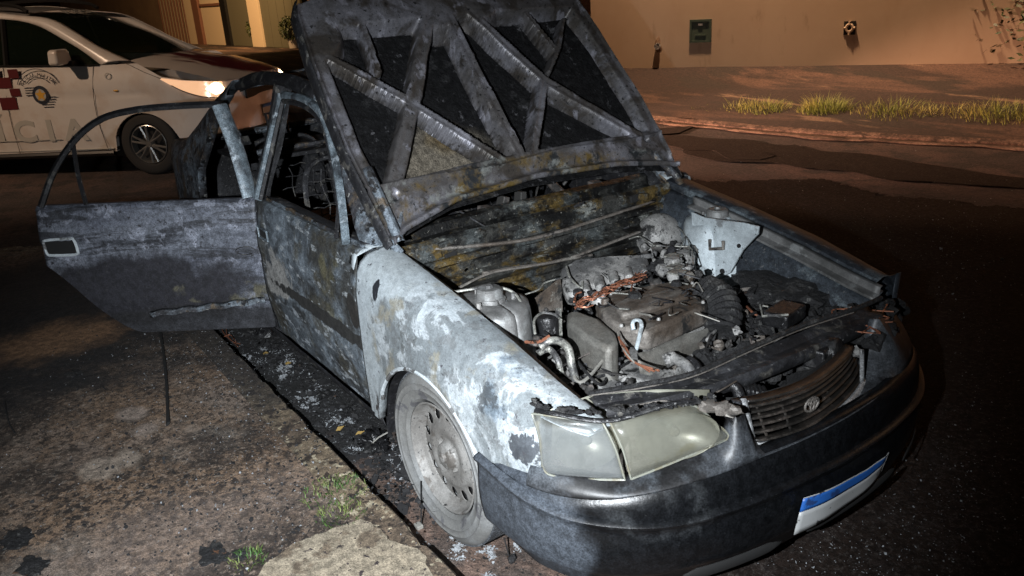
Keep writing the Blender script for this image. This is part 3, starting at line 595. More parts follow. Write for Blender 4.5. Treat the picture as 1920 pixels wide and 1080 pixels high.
for k in range(4):
    m = MB(); m.blob(rb+Vector((rnd.uniform(-.2, .6), rnd.uniform(-1.1, .3), .12)), rnd.uniform(.14, .28), k, .5, 2, 2, (1.4, 1, .7))
    tag(m.build('rubble_bag', MT['gate']), ('pale rubble bag at the left end of the heap by the barred gate', 'largest pale rubble bag in the heap by the barred gate', 'small pale rubble bag at the front of the heap', 'pale rubble bag nearest the barred gate')[k], 'bag', 'rubble heap by the gate')
# dark bush behind the police car
bb = P(250, 62, z=.1); bs = thing('garden_bush', 'large dark bush behind the police car roof', 'bush', bb)
m = MB(); m.tube([(0, 0, 0), (.1, 0, 1.2), (0, .1, 2.2)], [.12, .1, .05], 8); m.build('trunk', MT['bark'], bs)
m = MB(); cl = [Vector((rnd.uniform(-1.9, 1.9), rnd.uniform(-1.9, 1.9), rnd.uniform(.5, 3.6))) for _ in range(38)]
for i in range(6500):
    c_ = cl[rnd.randrange(38)]; d = Vector((rnd.gauss(0, 1), rnd.gauss(0, 1), rnd.gauss(0, 1))).normalized()*rnd.uniform(.35, .62); p = c_+d; s_ = Vector((rnd.gauss(0, 1), rnd.gauss(0, 1), rnd.gauss(0, 1))).normalized()*.10
    t_ = s_.orthogonal().normalized()*.04; m.add([p-s_, p+t_, p+s_, p-t_], [(0, 1, 2, 3)])
m.build('crown', MT['leaf'], bs, False)
# ================================================================= THE POLICE CAR (own axes: x forward from its front axle)
PTH = R(46); pc_, ps_ = math.cos(PTH), math.sin(PTH); PO = Vector((-7.5-.82*ps_, -.1+.82*pc_, 0))
pol = thing('police_car', 'white police people carrier with lit headlamp behind the burnt car', 'police car', PO, PTH)
def pw(x, y, z): return PO+Vector((pc_*x-ps_*y, ps_*x+pc_*y, z))
UP = [(-3.3, 1.19), (-1.6, 1.21), (-.62, 1.17), (-.3, 1.165), (.10, 1.165), (.36, 1.02), (.6, .975), (.80, .952), (.92, .93)]
PSY = [(-3.5, .76), (-3.2, .83), (-2.6, .868), (-.5, .868), (.3, .868), (.55, .850), (.75, .80), (.88, .73), (.93, .69)]
def pside(s):
    G = []
    for i in range(111):
        x = -3.45+4.38*i/110; zt = interp(UP, x); lo = .27; ys = interp(PSY, x)
        for cx in (.05, -2.58):
            if abs(x-cx) < .385: lo = max(lo, .28+math.sqrt(.385**2-(x-cx)**2))
        row = []
        for k in range(21):
            z = zt+(lo-zt)*k/20; y = ys-.035*sm(.95, 1.2, z)-.03*sm(.5, .25, z)-.010*math.exp(-((z-.86)/.02)**2)*(x < .2)
            row.append((x, s*y, z))
        row.append((x, s*(row[-1][1]*s-.05), lo)); G.append(row)
    return G
m = MB()
for s in (-1, 1): m.grid(pside(s))
# front end and tail joined to the flanks
FC = [(.93, .69), (.985, .56), (1.03, .3), (1.04, 0)]
FC = cmr([(x, y, 0) for x, y in FC]+[(x, -y, 0) for x, y in FC[::-1][1:]], 6)
G = []
for p in FC:
    G.append([(p.x-.05, p.y*.97, .945), (p.x-.01, p.y, .93), (p.x, p.y, .88), (p.x+.004, p.y, .78), (p.x+.03, p.y, .70), (p.x+.035, p.y, .55), (p.x+.02, p.y, .40), (p.x-.02, p.y, .27), (p.x-.10, p.y*.97, .23)])
m.grid(G)
m.grid([[(-3.45-.06*(1-(y/.76)**2)-.2*max(0, z-1.2), y*(1-.12*max(0, z-1.1)), z) for y in [-.76+1.52*j/12 for j in range(13)]] for z in (.27, .5, .9, 1.2, 1.5, 1.75)])
m.build('body', MT['pwhite'], pol, autos=50)
m = MB(); G = []
for i in range(25):
    t = i/24; x0 = .02+.94*t; row = []
    for j in range(21):
        v = -1+2*j/20; yy = v*(.80-.10*t**2); zt = interp(UP, min(x0, .9)); xx = x0-.16*(1-t)*abs(v)**2+.06*t*(1-v*v)-.02
        row.append((xx, yy, max(.94, interp([(0, 1.215), (.5, 1.13), (.8, 1.03), (1, .945)], t)-.055*abs(v)**3*(1-t*.7))))
    G.append(row)
m.grid(G) if False else None
mh = MB(); mh.grid(G); mh.build('bonnet', MT['pbonnet'] if 'pbonnet' in MT else MT['pwhite'], pol)
# windscreen, roof
WB_ = lambda v: Vector((.06-.22*v*v, .74*v, 1.20-.02*v*v)); WT_ = lambda v: Vector((-1.16-.10*v*v, .58*v, 1.715-.035*v*v))
m = MB(); m.grid([[WB_(v).lerp(WT_(v), t)+Vector((.05, 0, .05))*math.sin(PI*t)*.7 for v in [-1+2*j/16 for j in range(17)]] for t in [i/10 for i in range(11)]]); m.build('windscreen', MT['glass_ws'], pol, solid=.004)
m = MB(); G = []
for i in range(21):
    t = i/20; x = -1.16-2.2*t
    G.append([(x-.10*v*v*(1-t), .58*v*(1+.1*sm(0, .2, t)), 1.717+.10*math.sin(PI*(.08+.72*t))-.035*v*v-.02*abs(v)**6) for v in [-1+2*j/16 for j in range(17)]])
m.grid(G); m.build('roof', MT['pgrey'], pol, solid=.004)
SY = lambda z: .838-.30*(z-1.16)
wt = [(-.31, 1.168), (-.52, 1.315), (-.74, 1.44), (-1.06, 1.600), (-1.45, 1.675), (-2.1, 1.70), (-2.9, 1.68)]
up = [(-.02, 1.188, .745), (-.36, 1.345, .715), (-.60, 1.49, .68), (-.90, 1.645, .63), (-1.26, 1.70, .585), (-2.0, 1.80, .60), (-3.1, 1.77, .60)]
for s in (-1, 1):
    a = resample([(x, s*SY(z), z) for x, z in cmr2] if False else cmr([(x, s*SY(z), z) for x, z in wt], 6), 40); b = resample(cmr([(x, s*y, z) for x, z, y in up], 6), 40)
    m = MB(); m.grid([[p.lerp(q, t)+Vector((0, s*.03, .02))*math.sin(PI*t) for p, q in zip(a, b)] for t in [i/6 for i in range(7)]]); m.build('roof_side', MT['pwhite'], pol, solid=.004)
    m = MB(); G = []
    for i in range(40):
        x = a[i].x; zb = interp(UP, x)+.002; G.append([(x, s*(SY(zb+(a[i].z-zb)*k/5)-.004), zb+(a[i].z-zb)*k/5) for k in range(6)])
    m.grid(G); sw = m.build('side_window', MT['glass'], pol, solid=.004)
    MB().tube([(x, s*.845, interp(UP, x)+.004) for x in [-.33-.1*i for i in range(27)]], .009, 6).build('window_seal', MT['pblack'], sw)
    MB().tube([(-1.42, s*.83, 1.20), (-1.44, s*.69, 1.67)], .03, 6).build('door_pillar', MT['pblack'], sw)
    # mirror
    m = MB(); m.box((-.66, s*.985, 1.275), (.13, .24, .155), None, .86); mi = m.build('door_mirror', MT['pwhite'], pol, bevel=.035)
    mi.modifiers['bevel'].segments = 5
    MB().box((-.62, s*.885, 1.20), (.12, .12, .06)).build('mirror_foot', MT['pblack'], mi, bevel=.02)
    # roof bar
    MB().tube(cmr([(-1.2, s*.60, 1.735), (-1.35, s*.60, 1.80), (-1.9, s*.60, 1.86), (-2.9, s*.60, 1.85)], 6), .022, 6).build('roof_bar', MT['pblack'], pol)
MB().tube([(-3.2, -.82, .235), (-.37, -.835, .255)], .035, 8).build('sill_trim', MT['pblack'], pol)
MB().tube([(-2.15, -.842, .30), (-.36, -.846, .30)], .008, 6).build('sill_line', MT['pgreytext'], pol)
# lower black valance: underbody
MB().box((-1.3, 0, .24), (4.1, 1.5, .08)).build('underbody', MT['pblack'], pol, False)
# door seams
for pts in ([(-.42, .868, .28), (-.46, .876, .6), (-.445, .874, .9), (-.40, .838, 1.17)], [(-1.50, .868, .28), (-1.50, .876, .7), (-1.46, .84, 1.19)]):
    MB().tube([(x, -y, z) for x, y, z in cmr(pts, 6)], .0028, 4).build('seam', MT['pblack'], pol)
m = MB(); m.tube([(-.02, -.835, 1.17), (.16, -.852, 1.08), (.36, -.868, 1.0)], .003, 4); m.build('seam', MT['pblack'], pol)
MB().blob((-.18, -.876, .905), .03, 1, .05, 1, 2, (1, .25, .35)).build('side_repeater', MT['pgold'], pol)
# arch liners and wheels
for s in (-1, 1):
    for cx in (.05, -2.58):
        m = MB(); m.grid([[(cx+.385*math.cos(PI*i/20), s*y, .28+.385*math.sin(PI*i/20)) for y in (.845, .5)] for i in range(21)]); m.prism([(cx+.385*math.cos(PI*i/20), s*.5, .28+.385*math.sin(PI*i/20)) for i in range(21)], .01, (0, -s, 0)); m.build('arch_liner', MT['black'], pol)
        wr = bpy.data.objects.new('wheel', None); COL.objects.link(wr); wr.parent = pol; wr.location = (cx, s*.76, .33); wr.rotation_euler = (0, R(20), 0 if s < 0 else PI)
        m = MB(); m.lathe([(.205, .08), (.205, -.07), (.225, -.09), (.29, -.095), (.318, -.08), (.33, -.06), (.33, .07), (.30, .09), (.205, .08)], (0, 0, 0), (0, 1, 0), 48); m.build('tyre', MT['ptyre'], wr)
        m = MB(); m.lathe([(.205, -.085), (.198, -.088), (.190, -.07), (.188, .02)], (0, 0, 0), (0, 1, 0), 48)
        for k in range(6):
            for e in (-.16, .16):
                a = 2*PI*k/6; c1_, s1_ = math.cos(a), math.sin(a); c2_, s2_ = math.cos(a+e), math.sin(a+e); m.tube([(c1_*.035, -.075, s1_*.035), (c2_*.12, -.078, s2_*.12), (c2_*.198, -.082, s2_*.198)], [.018, .013, .012], 6, flat=.6)
        m.lathe([(0, -.09), (.03, -.088), (.045, -.07), (.05, -.04)], (0, 0, 0), (0, 1, 0), 20); m.build('rim', MT['prim'], wr)
        MB().lathe([(0, -.01), (.19, -.01), (.19, .02), (0, .02)], (0, 0, 0), (0, 1, 0), 24).build('brake_disc', MT['black'], wr)
# headlamps
for s in (-1, 1):
    bt = cmr([(.34, .872, .998), (.56, .858, .87), (.76, .803, .795), (.90, .715, .785), (.962, .62, .80)], 6); tp_ = cmr([(.36, .868, 1.008), (.58, .845, .972), (.77, .785, .952), (.88, .71, .938), (.94, .62, .928)], 6)
    m = MB(); m.grid([[Vector((p.x+.012, s*(p.y+.010), p.z)).lerp(Vector((q.x+.006, s*(q.y+.006), q.z)), t) for p, q in zip(bt, tp_)] for t in [i/5 for i in range(6)]]); hl_ = m.build('headlamp', MT['plens'], pol)
    MB().tube([(p.x+.013, s*(p.y+.011), p.z) for p in bt[3:]], .006, 6).build('lamp_rim', MT['prim'], hl_)
    MB().blob((.865, s*.735, .868), .075, 2, .1, 1.5, 3, (1.2, .7, .8)).build('bulb', MT['pglow'], hl_)
    lp = lamp('headlamp_beam', 'SPOT', pw(1.06, s*.60, .86), 2300, (1.0, .55, .36), pw(3.06, s*.6, .10), .05, 56, .35)
    MB().blob((.96, s*.62, .42), .05, 2, .1, 1.5, 2, (.5, 1.4, .7)).build('fog_lamp', MT['plens0'], pol)
MB().box((1.045, 0, .78), (.02, .9, .12)).build('upper_grille', MT['pblack'], pol, bevel=.01)
MB().box((1.05, 0, .36), (.03, 1.0, .10)).build('lower_grille', MT['pblack'], pol, bevel=.01)
plt = MB().box((1.085, 0, .555), (.008, .40, .13)).build('number_plate', MT['plate'], pol, False); MB().box((1.0905, 0, .603), (.004, .398, .032)).build('plate_band', MT['plate_blue'], plt, False)
# interior seats and dash seen through the glass
for y in (-.38, .38):
    m = MB(); m.box((-1.45, y, 1.05), (.16, .48, .62), Matrix.Rotation(-.2, 3, 'Y')); m.box((-1.53, y, 1.46), (.10, .26, .2)); m.build('seat', MT['pblack'], pol, bevel=.04)
MB().box((-.35, 0, 1.08), (.5, 1.4, .12)).build('dashboard', MT['pblack'], pol, bevel=.03)
MB().box((-1.9, 0, 1.35), (.04, 1.3, .5)).build('partition', MT['yellow'], pol, bevel=.01)
# ---- markings on the right flank
def flat_text(txt, size, ext=.0008):
    cu = bpy.data.curves.new('lettering', 'FONT'); cu.body = txt; cu.size = size; cu.extrude = ext; cu.align_x = 'CENTER'; cu.align_y = 'CENTER'; cu.resolution_u = 4; cu.offset = size*.035 if size > .1 else .0
    to = bpy.data.objects.new('t', cu); COL.objects.link(to); dg = bpy.context.evaluated_depsgraph_get(); me = bpy.data.meshes.new_from_object(to.evaluated_get(dg)); bpy.data.objects.remove(to); return me
def side_text(txt, size, x, z, mat, name, par=None, rot=0, y=-.8735, sx=1.):
    me = flat_text(txt, size); Mx = Matrix.Translation((x, y, z)) @ Matrix.Rotation(R(90), 4, 'X') @ Matrix.Rotation(rot, 4, 'Z') @ Matrix.Diagonal((sx, 1, 1, 1)); me.transform(Mx); me.materials.append(mat)
    o = bpy.data.objects.new(name, me); COL.objects.link(o); o.parent = par or pol; return o
for ch, lx_ in zip('POLÍCIA', (-2.70, -2.36, -2.02, -1.67, -1.37, -1.06, -.76)): side_text(ch, .31, lx_, .505 if ch != 'Í' else .525, MT['pgreytext'], 'lettering', sx=1.25, y=-.8715)
MB().box((-1.45, -.8735, .42), (1.0, .003, .008)).build('marking_line', MT['pgreytext'], pol, False)
em = bpy.data.objects.new('crest', None); COL.objects.link(em); em.parent = pol; ex, ez = -1.065, .915; ye = -.874
word = 'POLÍCIA MILITAR'
for i, ch in enumerate(word):
    if ch == ' ': continue
    a = R(152-124*i/14); side_text(ch, .056, ex+.205*math.cos(a)*1.08, ez+.02+.175*math.sin(a)*.95, MT['pblue'], 'crest_letter', em, a-PI/2, ye)
def band(r0, r1, a0, a1, n=30, ax=1.08, az=.95, dz=.02): return [[(ex+r_*math.cos(R(a0+(a1-a0)*i/n))*ax, ye, ez+dz+r_*math.sin(R(a0+(a1-a0)*i/n))*az) for i in range(n+1)] for r_ in (r0, r1)]
m = MB(); m.grid(band(.238, .246, 20, 160)); m.grid(band(.148, .155, 35, 145)); m.build('crest_arc', MT['pblue'], em, solid=.002)
m = MB()
for k in range(9):
    z = ez+.06-.026*k; w_ = .165-.012*max(0, k-4); 
    if k < 4: m.box((ex-.10-.0, ye, z), (.15, .002, .008))
    else: m.box((ex+.06, ye, z), (.24-.03*(k-4), .002, .008))
m.build('crest_stripe', MT['pblue'], em, False)
m = MB(); m.prism([(ex+.098*math.cos(a), ye-.001, ez-.02+.098*math.sin(a)) for a in [2*PI*i/28 for i in range(28)]], .003, (0, 1, 0)); m.build('crest_disc', MT['pblue'], em, False)
m = MB(); m.prism([(ex+.062*math.cos(a), ye-.004, ez-.02+.062*math.sin(a)) for a in [2*PI*i/28 for i in range(28)]], .002, (0, 1, 0)); m.build('crest_ring', MT['pgreytext'], em, False)
m = MB(); m.prism([(ex+(.068 if i % 2 == 0 else .030)*math.sin(2*PI*i/10), ye-.0055, ez-.02+(.068 if i % 2 == 0 else .030)*math.cos(2*PI*i/10)) for i in range(10)], .002, (0, 1, 0)); m.build('crest_star', MT['pgold'], em, False)
for (px0, py0, px1, py1) in ((17, 131, 32, 146), (-14, 147, 17, 165), (21, 167, 36, 180), (4, 184, 29, 205), (-20, 131, -4, 146), (-30, 184, -14, 205)):
    a = Vector(); k = ray((px0+px1)/2, (py0+py1)/2); nn = Vector((ps_, -pc_, 0)); t = ((PO+nn*.874-Vector(CQ)).dot(nn))/k.dot(nn); p = Vector(CQ)+k*t; loc = p-PO; lx = loc.x*pc_+loc.y*ps_
    MB().box((lx, -.8735, p.z), ((px1-px0)*.0080, .003, (py1-py0)*.0062)).build('red_check', MT['pred'], pol, False)
side_text('O', .10, -.53+.29, 1.05, MT['pgreytext'], 'door_badge', y=-.866); side_text('190', .06, -.10, 1.045, MT['pgreytext'], 'lettering', y=-.866) if False else None
# windscreen lettering
me = flat_text('POLÍCIA', .13); d1 = (WT_(0)-WB_(0)).normalized(); Mx = Matrix.Translation(WB_(0).lerp(WT_(0), .92)+Vector((.03, 0, .03))) @ Matrix(((0, d1.x, 0, 0), (1, d1.y, 0, 0), (0, d1.z, 1, 0), (0, 0, 0, 1)))
me.transform(Mx); me.materials.append(MT['pgreytext']); o = bpy.data.objects.new('windscreen_lettering', me); COL.objects.link(o); o.parent = pol
# ================================================================= THE BURNT CAR (x forward, y to its left, front axle at the origin)
car = thing('burnt_car', 'burnt-out grey sedan with raised bonnet and open rear door at the kerb', 'car')
CREST = [(-.62, .875), (-.50, .862), (-.09, .794), (.235, .73), (.45, .678), (.60, .65), (.66, .632)]
SIDEY = [(-3.2, .75), (-2.9, .79), (-2.0, .812), (-.5, .815), (.2, .815), (.4, .804), (.5, .792), (.56, .775), (.62, .745), (.66, .715)]
AZ, AR = .205, .375
def wing(side, mat):
    G = []; N = 90
    for i in range(N+1):
        x = -.475+((.655 if side < 0 else .54)+.475)*i/N; zt = interp(CREST, x); ys = interp(SIDEY, x)
        dx = x+.02
        lo = .27 if x < -.02-AR+.02 else (AZ+math.sqrt(max(.0, AR*AR-dx*dx)) if abs(dx) < AR else .40)
        if x > .20: lo = max(lo, interp([(.2, .43), (.33, .438), (.55, .478)], x)) if x > .28 else lo
        if x > .535: lo = interp([(.535, .655), (.66, .622)], x)
        row = []
        inn = min(.655, ys-.06)
        prof = [(inn-.012, -.03), (inn, -.006), (inn+.02, 0), (inn+.05, -.002), (ys-.06, -.012), (ys-.03, -.034), (ys-.012, -.068), (ys-.004, -.11)]
        zs = zt-.11; avail = max(0.001, zt-lo)
        for (y, dz) in prof: row.append((y, zt+max(dz, -avail*.9)))
        zb = row[-1][1]
        for k in range(1, 15):
            t = k/14; z = zb+(lo-zb)*t; y = ys+.004*math.sin(PI*t)
            if x > -.43 and x < .36: y += .010*sm(.075, .0, z-lo)
            row.append((y, z))
        # turned-in lip at the arch
        row.append((row[-1][0]-.028, lo+.002)); G.append([(x, side*y, z) for y, z in row])
    m = MB(); m.grid(G); return m.build('front_wing', mat, car, solid=.0018)
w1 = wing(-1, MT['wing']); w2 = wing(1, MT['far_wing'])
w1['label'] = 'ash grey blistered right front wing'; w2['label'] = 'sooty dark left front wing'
# hole burnt through near the top of the wing: a ragged lip
# rear corner of the wing rising to the windscreen pillar
for s in (-1, 1):
    m = MB()
    m.grid([[(-.475, s*.812, .80), (-.475, s*.795, .845), (-.475, s*.73, .862), (-.475, s*.655, .855)], [(-.535, s*.80, .81), (-.535, s*.785, .852), (-.535, s*.735, .872), (-.535, s*.67, .868)]])
    m.build('cowl_corner', MT['wing'], car, solid=.002)

m = MB(); m.tube([(-.02+(AR-.006)*math.cos(R(a)), -(.823 if abs(a-90) < 60 else .818), AZ+(AR-.006)*math.sin(R(a))) for a in range(38, 156, 3)], .007, 6); m.build('arch_lip', MT['lip'], w1)
# wheel wells
for s in (-1, 1):
    m = MB()
    G = []
    for i in range(25):
        a = PI*i/24; G.append([(-.02+(AR+.02)*math.cos(a), s*y, AZ-.02+(AR+.01)*math.sin(a)) for y in (.79, .70, .55)])
    m.grid(G); m.prism([(-.02+(AR+.02)*math.cos(PI*i/24), s*.55, AZ-.02+(AR+.01)*math.sin(PI*i/24)) for i in range(25)], .01, (0, -s, 0))
    m.build('wheel_arch_liner', MT['soot'], car)

# wheels ---------------------------------------------------------
def wheel(c, rz, lab, side=-1):
    wt = bpy.data.objects.new('wheel', None); COL.objects.link(wt); wt.parent = car; wt.location = c; wt.rotation_euler = (0, 0, rz+(0 if side < 0 else PI)); wt['label'] = lab
    # local -y points outwards
    t = MB(); Rr, rr = .292, .186
    t.lathe([(rr-.008, .055), (rr, -.062), (rr+.010, -.076), (rr+.014, -.080), (rr+.020, -.079), (rr+.03, -.085), (.228, -.088), (.231, -.0905), (.234, -.088), (.250, -.088), (.2525, -.0905), (.255, -.0875), (.268, -.084), (.281, -.074), (.2875, -.064), (.2875, .064), (.281, .074), (.26, .084), (.22, .086), (rr, .07)], (0, 0, 0), (0, 1, 0), 96)
    ty = t.build('tyre', MT['tyre'], wt, autos=50)
    t = MB(); n = 120
    for row, (y0, y1, off) in enumerate([(-.066, -.042, 0), (-.037, -.012, .5), (-.007, .016, 0), (.021, .044, .5), (.048, .068, 0)]):
        for k in range(n):
            a = 2*PI*(k+off)/n; a2 = 2*PI*(k+off+.8)/n
            p = [Vector((math.cos(q)*Rq, yy, math.sin(q)*Rq)) for Rq in (.286, .2925) for q, yy in ((a, y0), (a2, y0), (a2, y1), (a, y1))]
            t.add(p, [(4, 5, 6, 7), (0, 1, 5, 4), (1, 2, 6, 5), (2, 3, 7, 6), (3, 0, 4, 7)])
    t.build('tread', MT['tread'], ty, smooth=False)
    # steel disc with oval ventilation holes
    t = MB(); NS = 288; prof = [(.186, -.070), (.181, -.072), (.177, -.066), (.175, -.050), (.168, -.040), (.160, -.036), (.156, -.030)]
    prof += [(.156-.0016*k, -.030-.00022*k) for k in range(1, 26)]      # sloping band with holes, .156 -> .116
    prof += [(.108, -.040), (.100, -.046), (.092, -.0475), (.080, -.0465), (.062, -.040), (.052, -.0385), (.046, -.044), (.042, -.056), (.036, -.060), (.0, -.061)]
    G = [[(math.cos(2*PI*k/NS)*r_, h, math.sin(2*PI*k/NS)*r_) for k in range(NS+1)] for r_, h in prof]
    nh_ = 14
    def drop(i, j):
        if i < 6 or i > 31: return False
        r_ = (prof[i][0]+prof[min(i+1, len(prof)-1)][0])/2; a = (j+.5)/NS*nh_ % 1-.5
        return (a*2*PI/nh_*r_/.0150)**2+((r_-.137)/.0185)**2 < 1
    t.grid(G, drop); t.build('rim', MT['rim'], wt, solid=.002, autos=60)
    t = MB(); t.lathe([(.0, -.008), (.176, -.008), (.176, .06), (0, .06)], (0, 0, 0), (0, 1, 0), 48); t.build('brake_drum', MT['black'], wt)
    t = MB()
    for k in range(4):
        a = R(45+90*k); t.lathe([(.0, -.056), (.008, -.056), (.0095, -.045), (.0095, -.036)], (math.cos(a)*.05, 0, math.sin(a)*.05), (0, 1, 0), 6)
    t.lathe([(.0, -.072), (.014, -.070), (.02, -.060), (.022, -.05)], (0, 0, 0), (0, 1, 0), 20); t.build('wheel_nuts', MT['rim'], wt)
    return wt
wheel((.012, -.735, .292), R(2), 'ashen right front wheel with steel rim')
wheel((.012, .735, .292), R(2), 'left front wheel', 1)
wheel((-2.465, -.735, .29), 0, 'right rear wheel'); wheel((-2.465, .735, .29), 0, 'left rear wheel', 1)

# front door (closed) ---------------------------------------------
def door_panel(x0, x1, lofn, side, zt=.862, N=50):
    G = []
    for i in range(N+1):
        x = x0+(x1-x0)*i/N; lo = lofn(x); row = [(x, side*.742, zt-.012), (x, side*.752, zt), (x, side*.775, zt+.001), (x, side*.790, zt-.012)]
        for k in range(1, 25):
            t = k/24; z = zt-.012+(lo-zt+.012)*t
            y = .790+.026*sm(.86, .68, z)-.006*sm(.645, .615, z)+.003*sm(.60, .58, z)-.028*sm(.46, .24, z)+.002*math.sin(x*31)*math.sin(z*23)
            row.append((x, side*y, z))
        row.append((x, side*(.75), lo)); G.append(row)
    return G
fd = None
def front_door(side, mat, lab):
    m = MB(); m.grid(door_panel(-.482, -1.525, lambda x: .255, side)); d = m.build('front_door', mat, car, solid=.0025); d['label'] = lab
    # window frame
    T = lambda x, z: (x, side*(.786-.385*(z-.87)), z)
    m = MB(); m.tube(cmr([T(-.575, .868), T(-.72, 1.03), T(-.90, 1.19), T(-1.03, 1.262), T(-1.22, 1.297), T(-1.47, 1.30)], 8), .017, 6, flat=.7)
    m.tube(cmr([T(-1.47, 1.30), T(-1.49, 1.1), T(-1.505, .865)], 6), .023, 6, flat=.6)
    m.build('window_frame', MT['frame_pale'], d)
    m = MB(); m.tube(cmr([T(-.585, .872), T(-.735, 1.015), T(-.91, 1.17), T(-1.04, 1.24), T(-1.22, 1.272), T(-1.45, 1.275)], 8), .011, 5); m.tube([T(-1.45, 1.27), T(-1.475, .87)], .011, 5)
    m.tube([T(-.66, .868), T(-.70, .99)], .008, 5)
    m.build('glass_channel', MT['soot'], d)
    m = MB(); G = [[(x, side*y, z+.004*noise.noise((x*30, 0, z))) for y, z in ((.748, .872), (.70, .865), (.69, .80), (.70, .5), (.71, .27))] for x in [-.50-i*.05 for i in range(21)]]
    m.grid(G); m.build('inner_panel', MT['soot'], d, solid=.002)
    m = MB(); m.tube([(x, side*(.757+.004*noise.noise((x*20, 3, 0))), .868+.006*noise.noise((x*25, 0, 0))) for x in [-.50-i*.04 for i in range(26)]], .008, 6)
    m.build('window_sill', MT['pillar'], d)
    # handle recess
    m = MB(); m.tube([(-1.36, side*.819, .755), (-1.36, side*.819, .715), (-1.47, side*.819, .71), (-1.475, side*.818, .76), (-1.36, side*.819, .755)], .005, 6); m.build('handle_rim', MT['frame_pale'], d)
    m = MB(); m.box((-1.418, side*.812, .735), (.10, .012, .035)); m.build('handle_recess', MT['black'], d, bevel=.004)
    return d
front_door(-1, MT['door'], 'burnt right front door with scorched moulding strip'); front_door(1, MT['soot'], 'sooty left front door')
# sill and floor of the body
for s in (-1, 1):
    m = MB()
    G = [[(x, s*(.80+.004*noise.noise((x*6, s, 0))), .25), (x, s*.79, .215), (x, s*.755, .185), (x, s*.70, .18), (x, s*.68, .26)] for x in [-.42-i*.08 for i in range(23)]]
    m.grid(G)
    m.build('sill', MT['soot'], car, solid=.003)
MB().box((-1.5, 0, .22), (3.4, 1.36, .02)).build('floor_pan', MT['soot'], car, False)

# rear door, swung open -------------------------------------------
hx_, hy_ = -1.545, -.795; OA = R(53)
rd = None
def rear_door(side, ang, mat, lab):
    # built closed in local space: origin at hinge, +x toward the front, so the door runs along -x; outer face at y=-.018*side
    W = 1.0
    def lo(x):           # x from 0 to -W ; wheel arch cuts the rear lower corner
        a = -x
        return .25 if a < .62 else .25+.40*sm(.62, 1.10, a)
    G = []
    for i in range(61):
        x = -W*i/60; zt = .862+.012*(-x); l = lo(x); row = [(x, .06, zt-.012), (x, .046, zt), (x, .02, zt+.001), (x, .006, zt-.012)]
        for k in range(1, 27):
            t = k/26; z = zt-.012+(l-zt+.012)*t
            y = .006-.026*sm(.86, .70, z)+.010*sm(.725, .705, z)-.004*sm(.69, .62, z)+.028*sm(.44, .24, z)+.003*noise.noise((x*5, 0, z*6))
            row.append((x, y, z))
        row.append((x, .05, l)); G.append(row)
    m = MB(); G2 = [[(x, side*-1*y if side > 0 else y, z) for x, y, z in r_] for r_ in G]; m.grid(G2)
    d = m.build('rear_door', mat, car, solid=.0025); d['label'] = lab
    d.location = (hx_, side*.795, 0); d.rotation_euler = (0, 0, ang)
    sg = -1 if side > 0 else 1
    T = lambda x, z: (x, sg*(.012+.27*(z-.87)), z)
    m = MB(); m.tube(cmr([T(-.018, .868), T(-.065, 1.08), T(-.125, 1.262)], 6), .036, 8, flat=.4)
    m.build('window_post', MT['frame_pale'], d)
    m = MB(); m.tube(cmr([T(-.12, 1.265), T(-.30, 1.268), T(-.50, 1.262), T(-.66, 1.232), T(-.79, 1.15), T(-.90, 1.02), T(-.975, .872)], 8), .019, 6, flat=.7)
    m.tube(cmr([T(-.800, 1.14), T(-.79, 1.00), T(-.765, .872)], 5), .010, 5); m.build('window_frame', MT['soot'], d)
    m = MB(); G = [[(x, sg*(.052+.01*noise.noise((x*7, z*7, 2))), z) for z in [l_+(.862-l_)*k/9 for k in range(10)]] for x in [-.02-i*.06 for i in range(17)] for l_ in [lo(x)+.02]]
    m.grid(G); m.build('inner_panel', MT['soot'], d, solid=.002)
    # handle opening with bright rim
    z0, z1, x0, x1 = .655, .728, -.985, -.838
    m = MB(); y_ = -.018*sg; m.tube(cmr([(x0+.01, y_, z0), (x1-.015, y_, z0-.002), (x1, y_, z0+.02), (x1-.005, y_, z1-.008), (x1-.02, y_, z1), (x0+.012, y_, z1-.003), (x0, y_, z1-.02), (x0+.002, y_, z0+.012), (x0+.01, y_, z0)], 4), .0065, 6)
    m.build('handle_rim', MT['lip'] if side < 0 else MT['soot'], d)
    m = MB(); m.box(((x0+x1)/2, -.0135*sg, (z0+z1)/2), (x1-x0-.008, .009, z1-z0-.006)); m.build('handle_recess', MT['black'], d, bevel=.003)
    # drooping moulding strip
    m = MB(); G = []
    for i in range(31):
        x = -.02-.55*i/30; z = .395-.045*(i/30)+.004*math.sin(i); yb = -.010*sg; G.append([(x, yb, z+.014), (x, yb-.012*sg, z+.010), (x, yb-.012*sg, z-.012), (x, yb, z-.016)])
    m.grid(G); m.build('moulding_strip', MT['pillar'], d, solid=.002)
    # dents: round pressed stiffeners
    m = MB()
    for (cx, cz, rr_) in ((-.30, .795, .026), (-.07, .635, .03)):
        m.tube([(cx+rr_*1.5*math.cos(a), (.002 if cz > .7 else -.0185)*sg, cz+rr_*.6*math.sin(a)) for a in [2*PI*i/22 for i in range(20)]], .0022, 5)
    m.build('pressing', MT['soot'], d)
    m = MB()
    for k, z in enumerate((.40, .72)): m.box((.012, .012*sg, z), (.03, .03, .05))
    m.build('hinge', MT['soot'], d, False, bevel=.004)
    return d
rear_door(-1, OA, MT['rear_door'], 'burnt right rear door standing wide open'); rear_door(1, 0, MT['soot'], 'sooty left rear door')

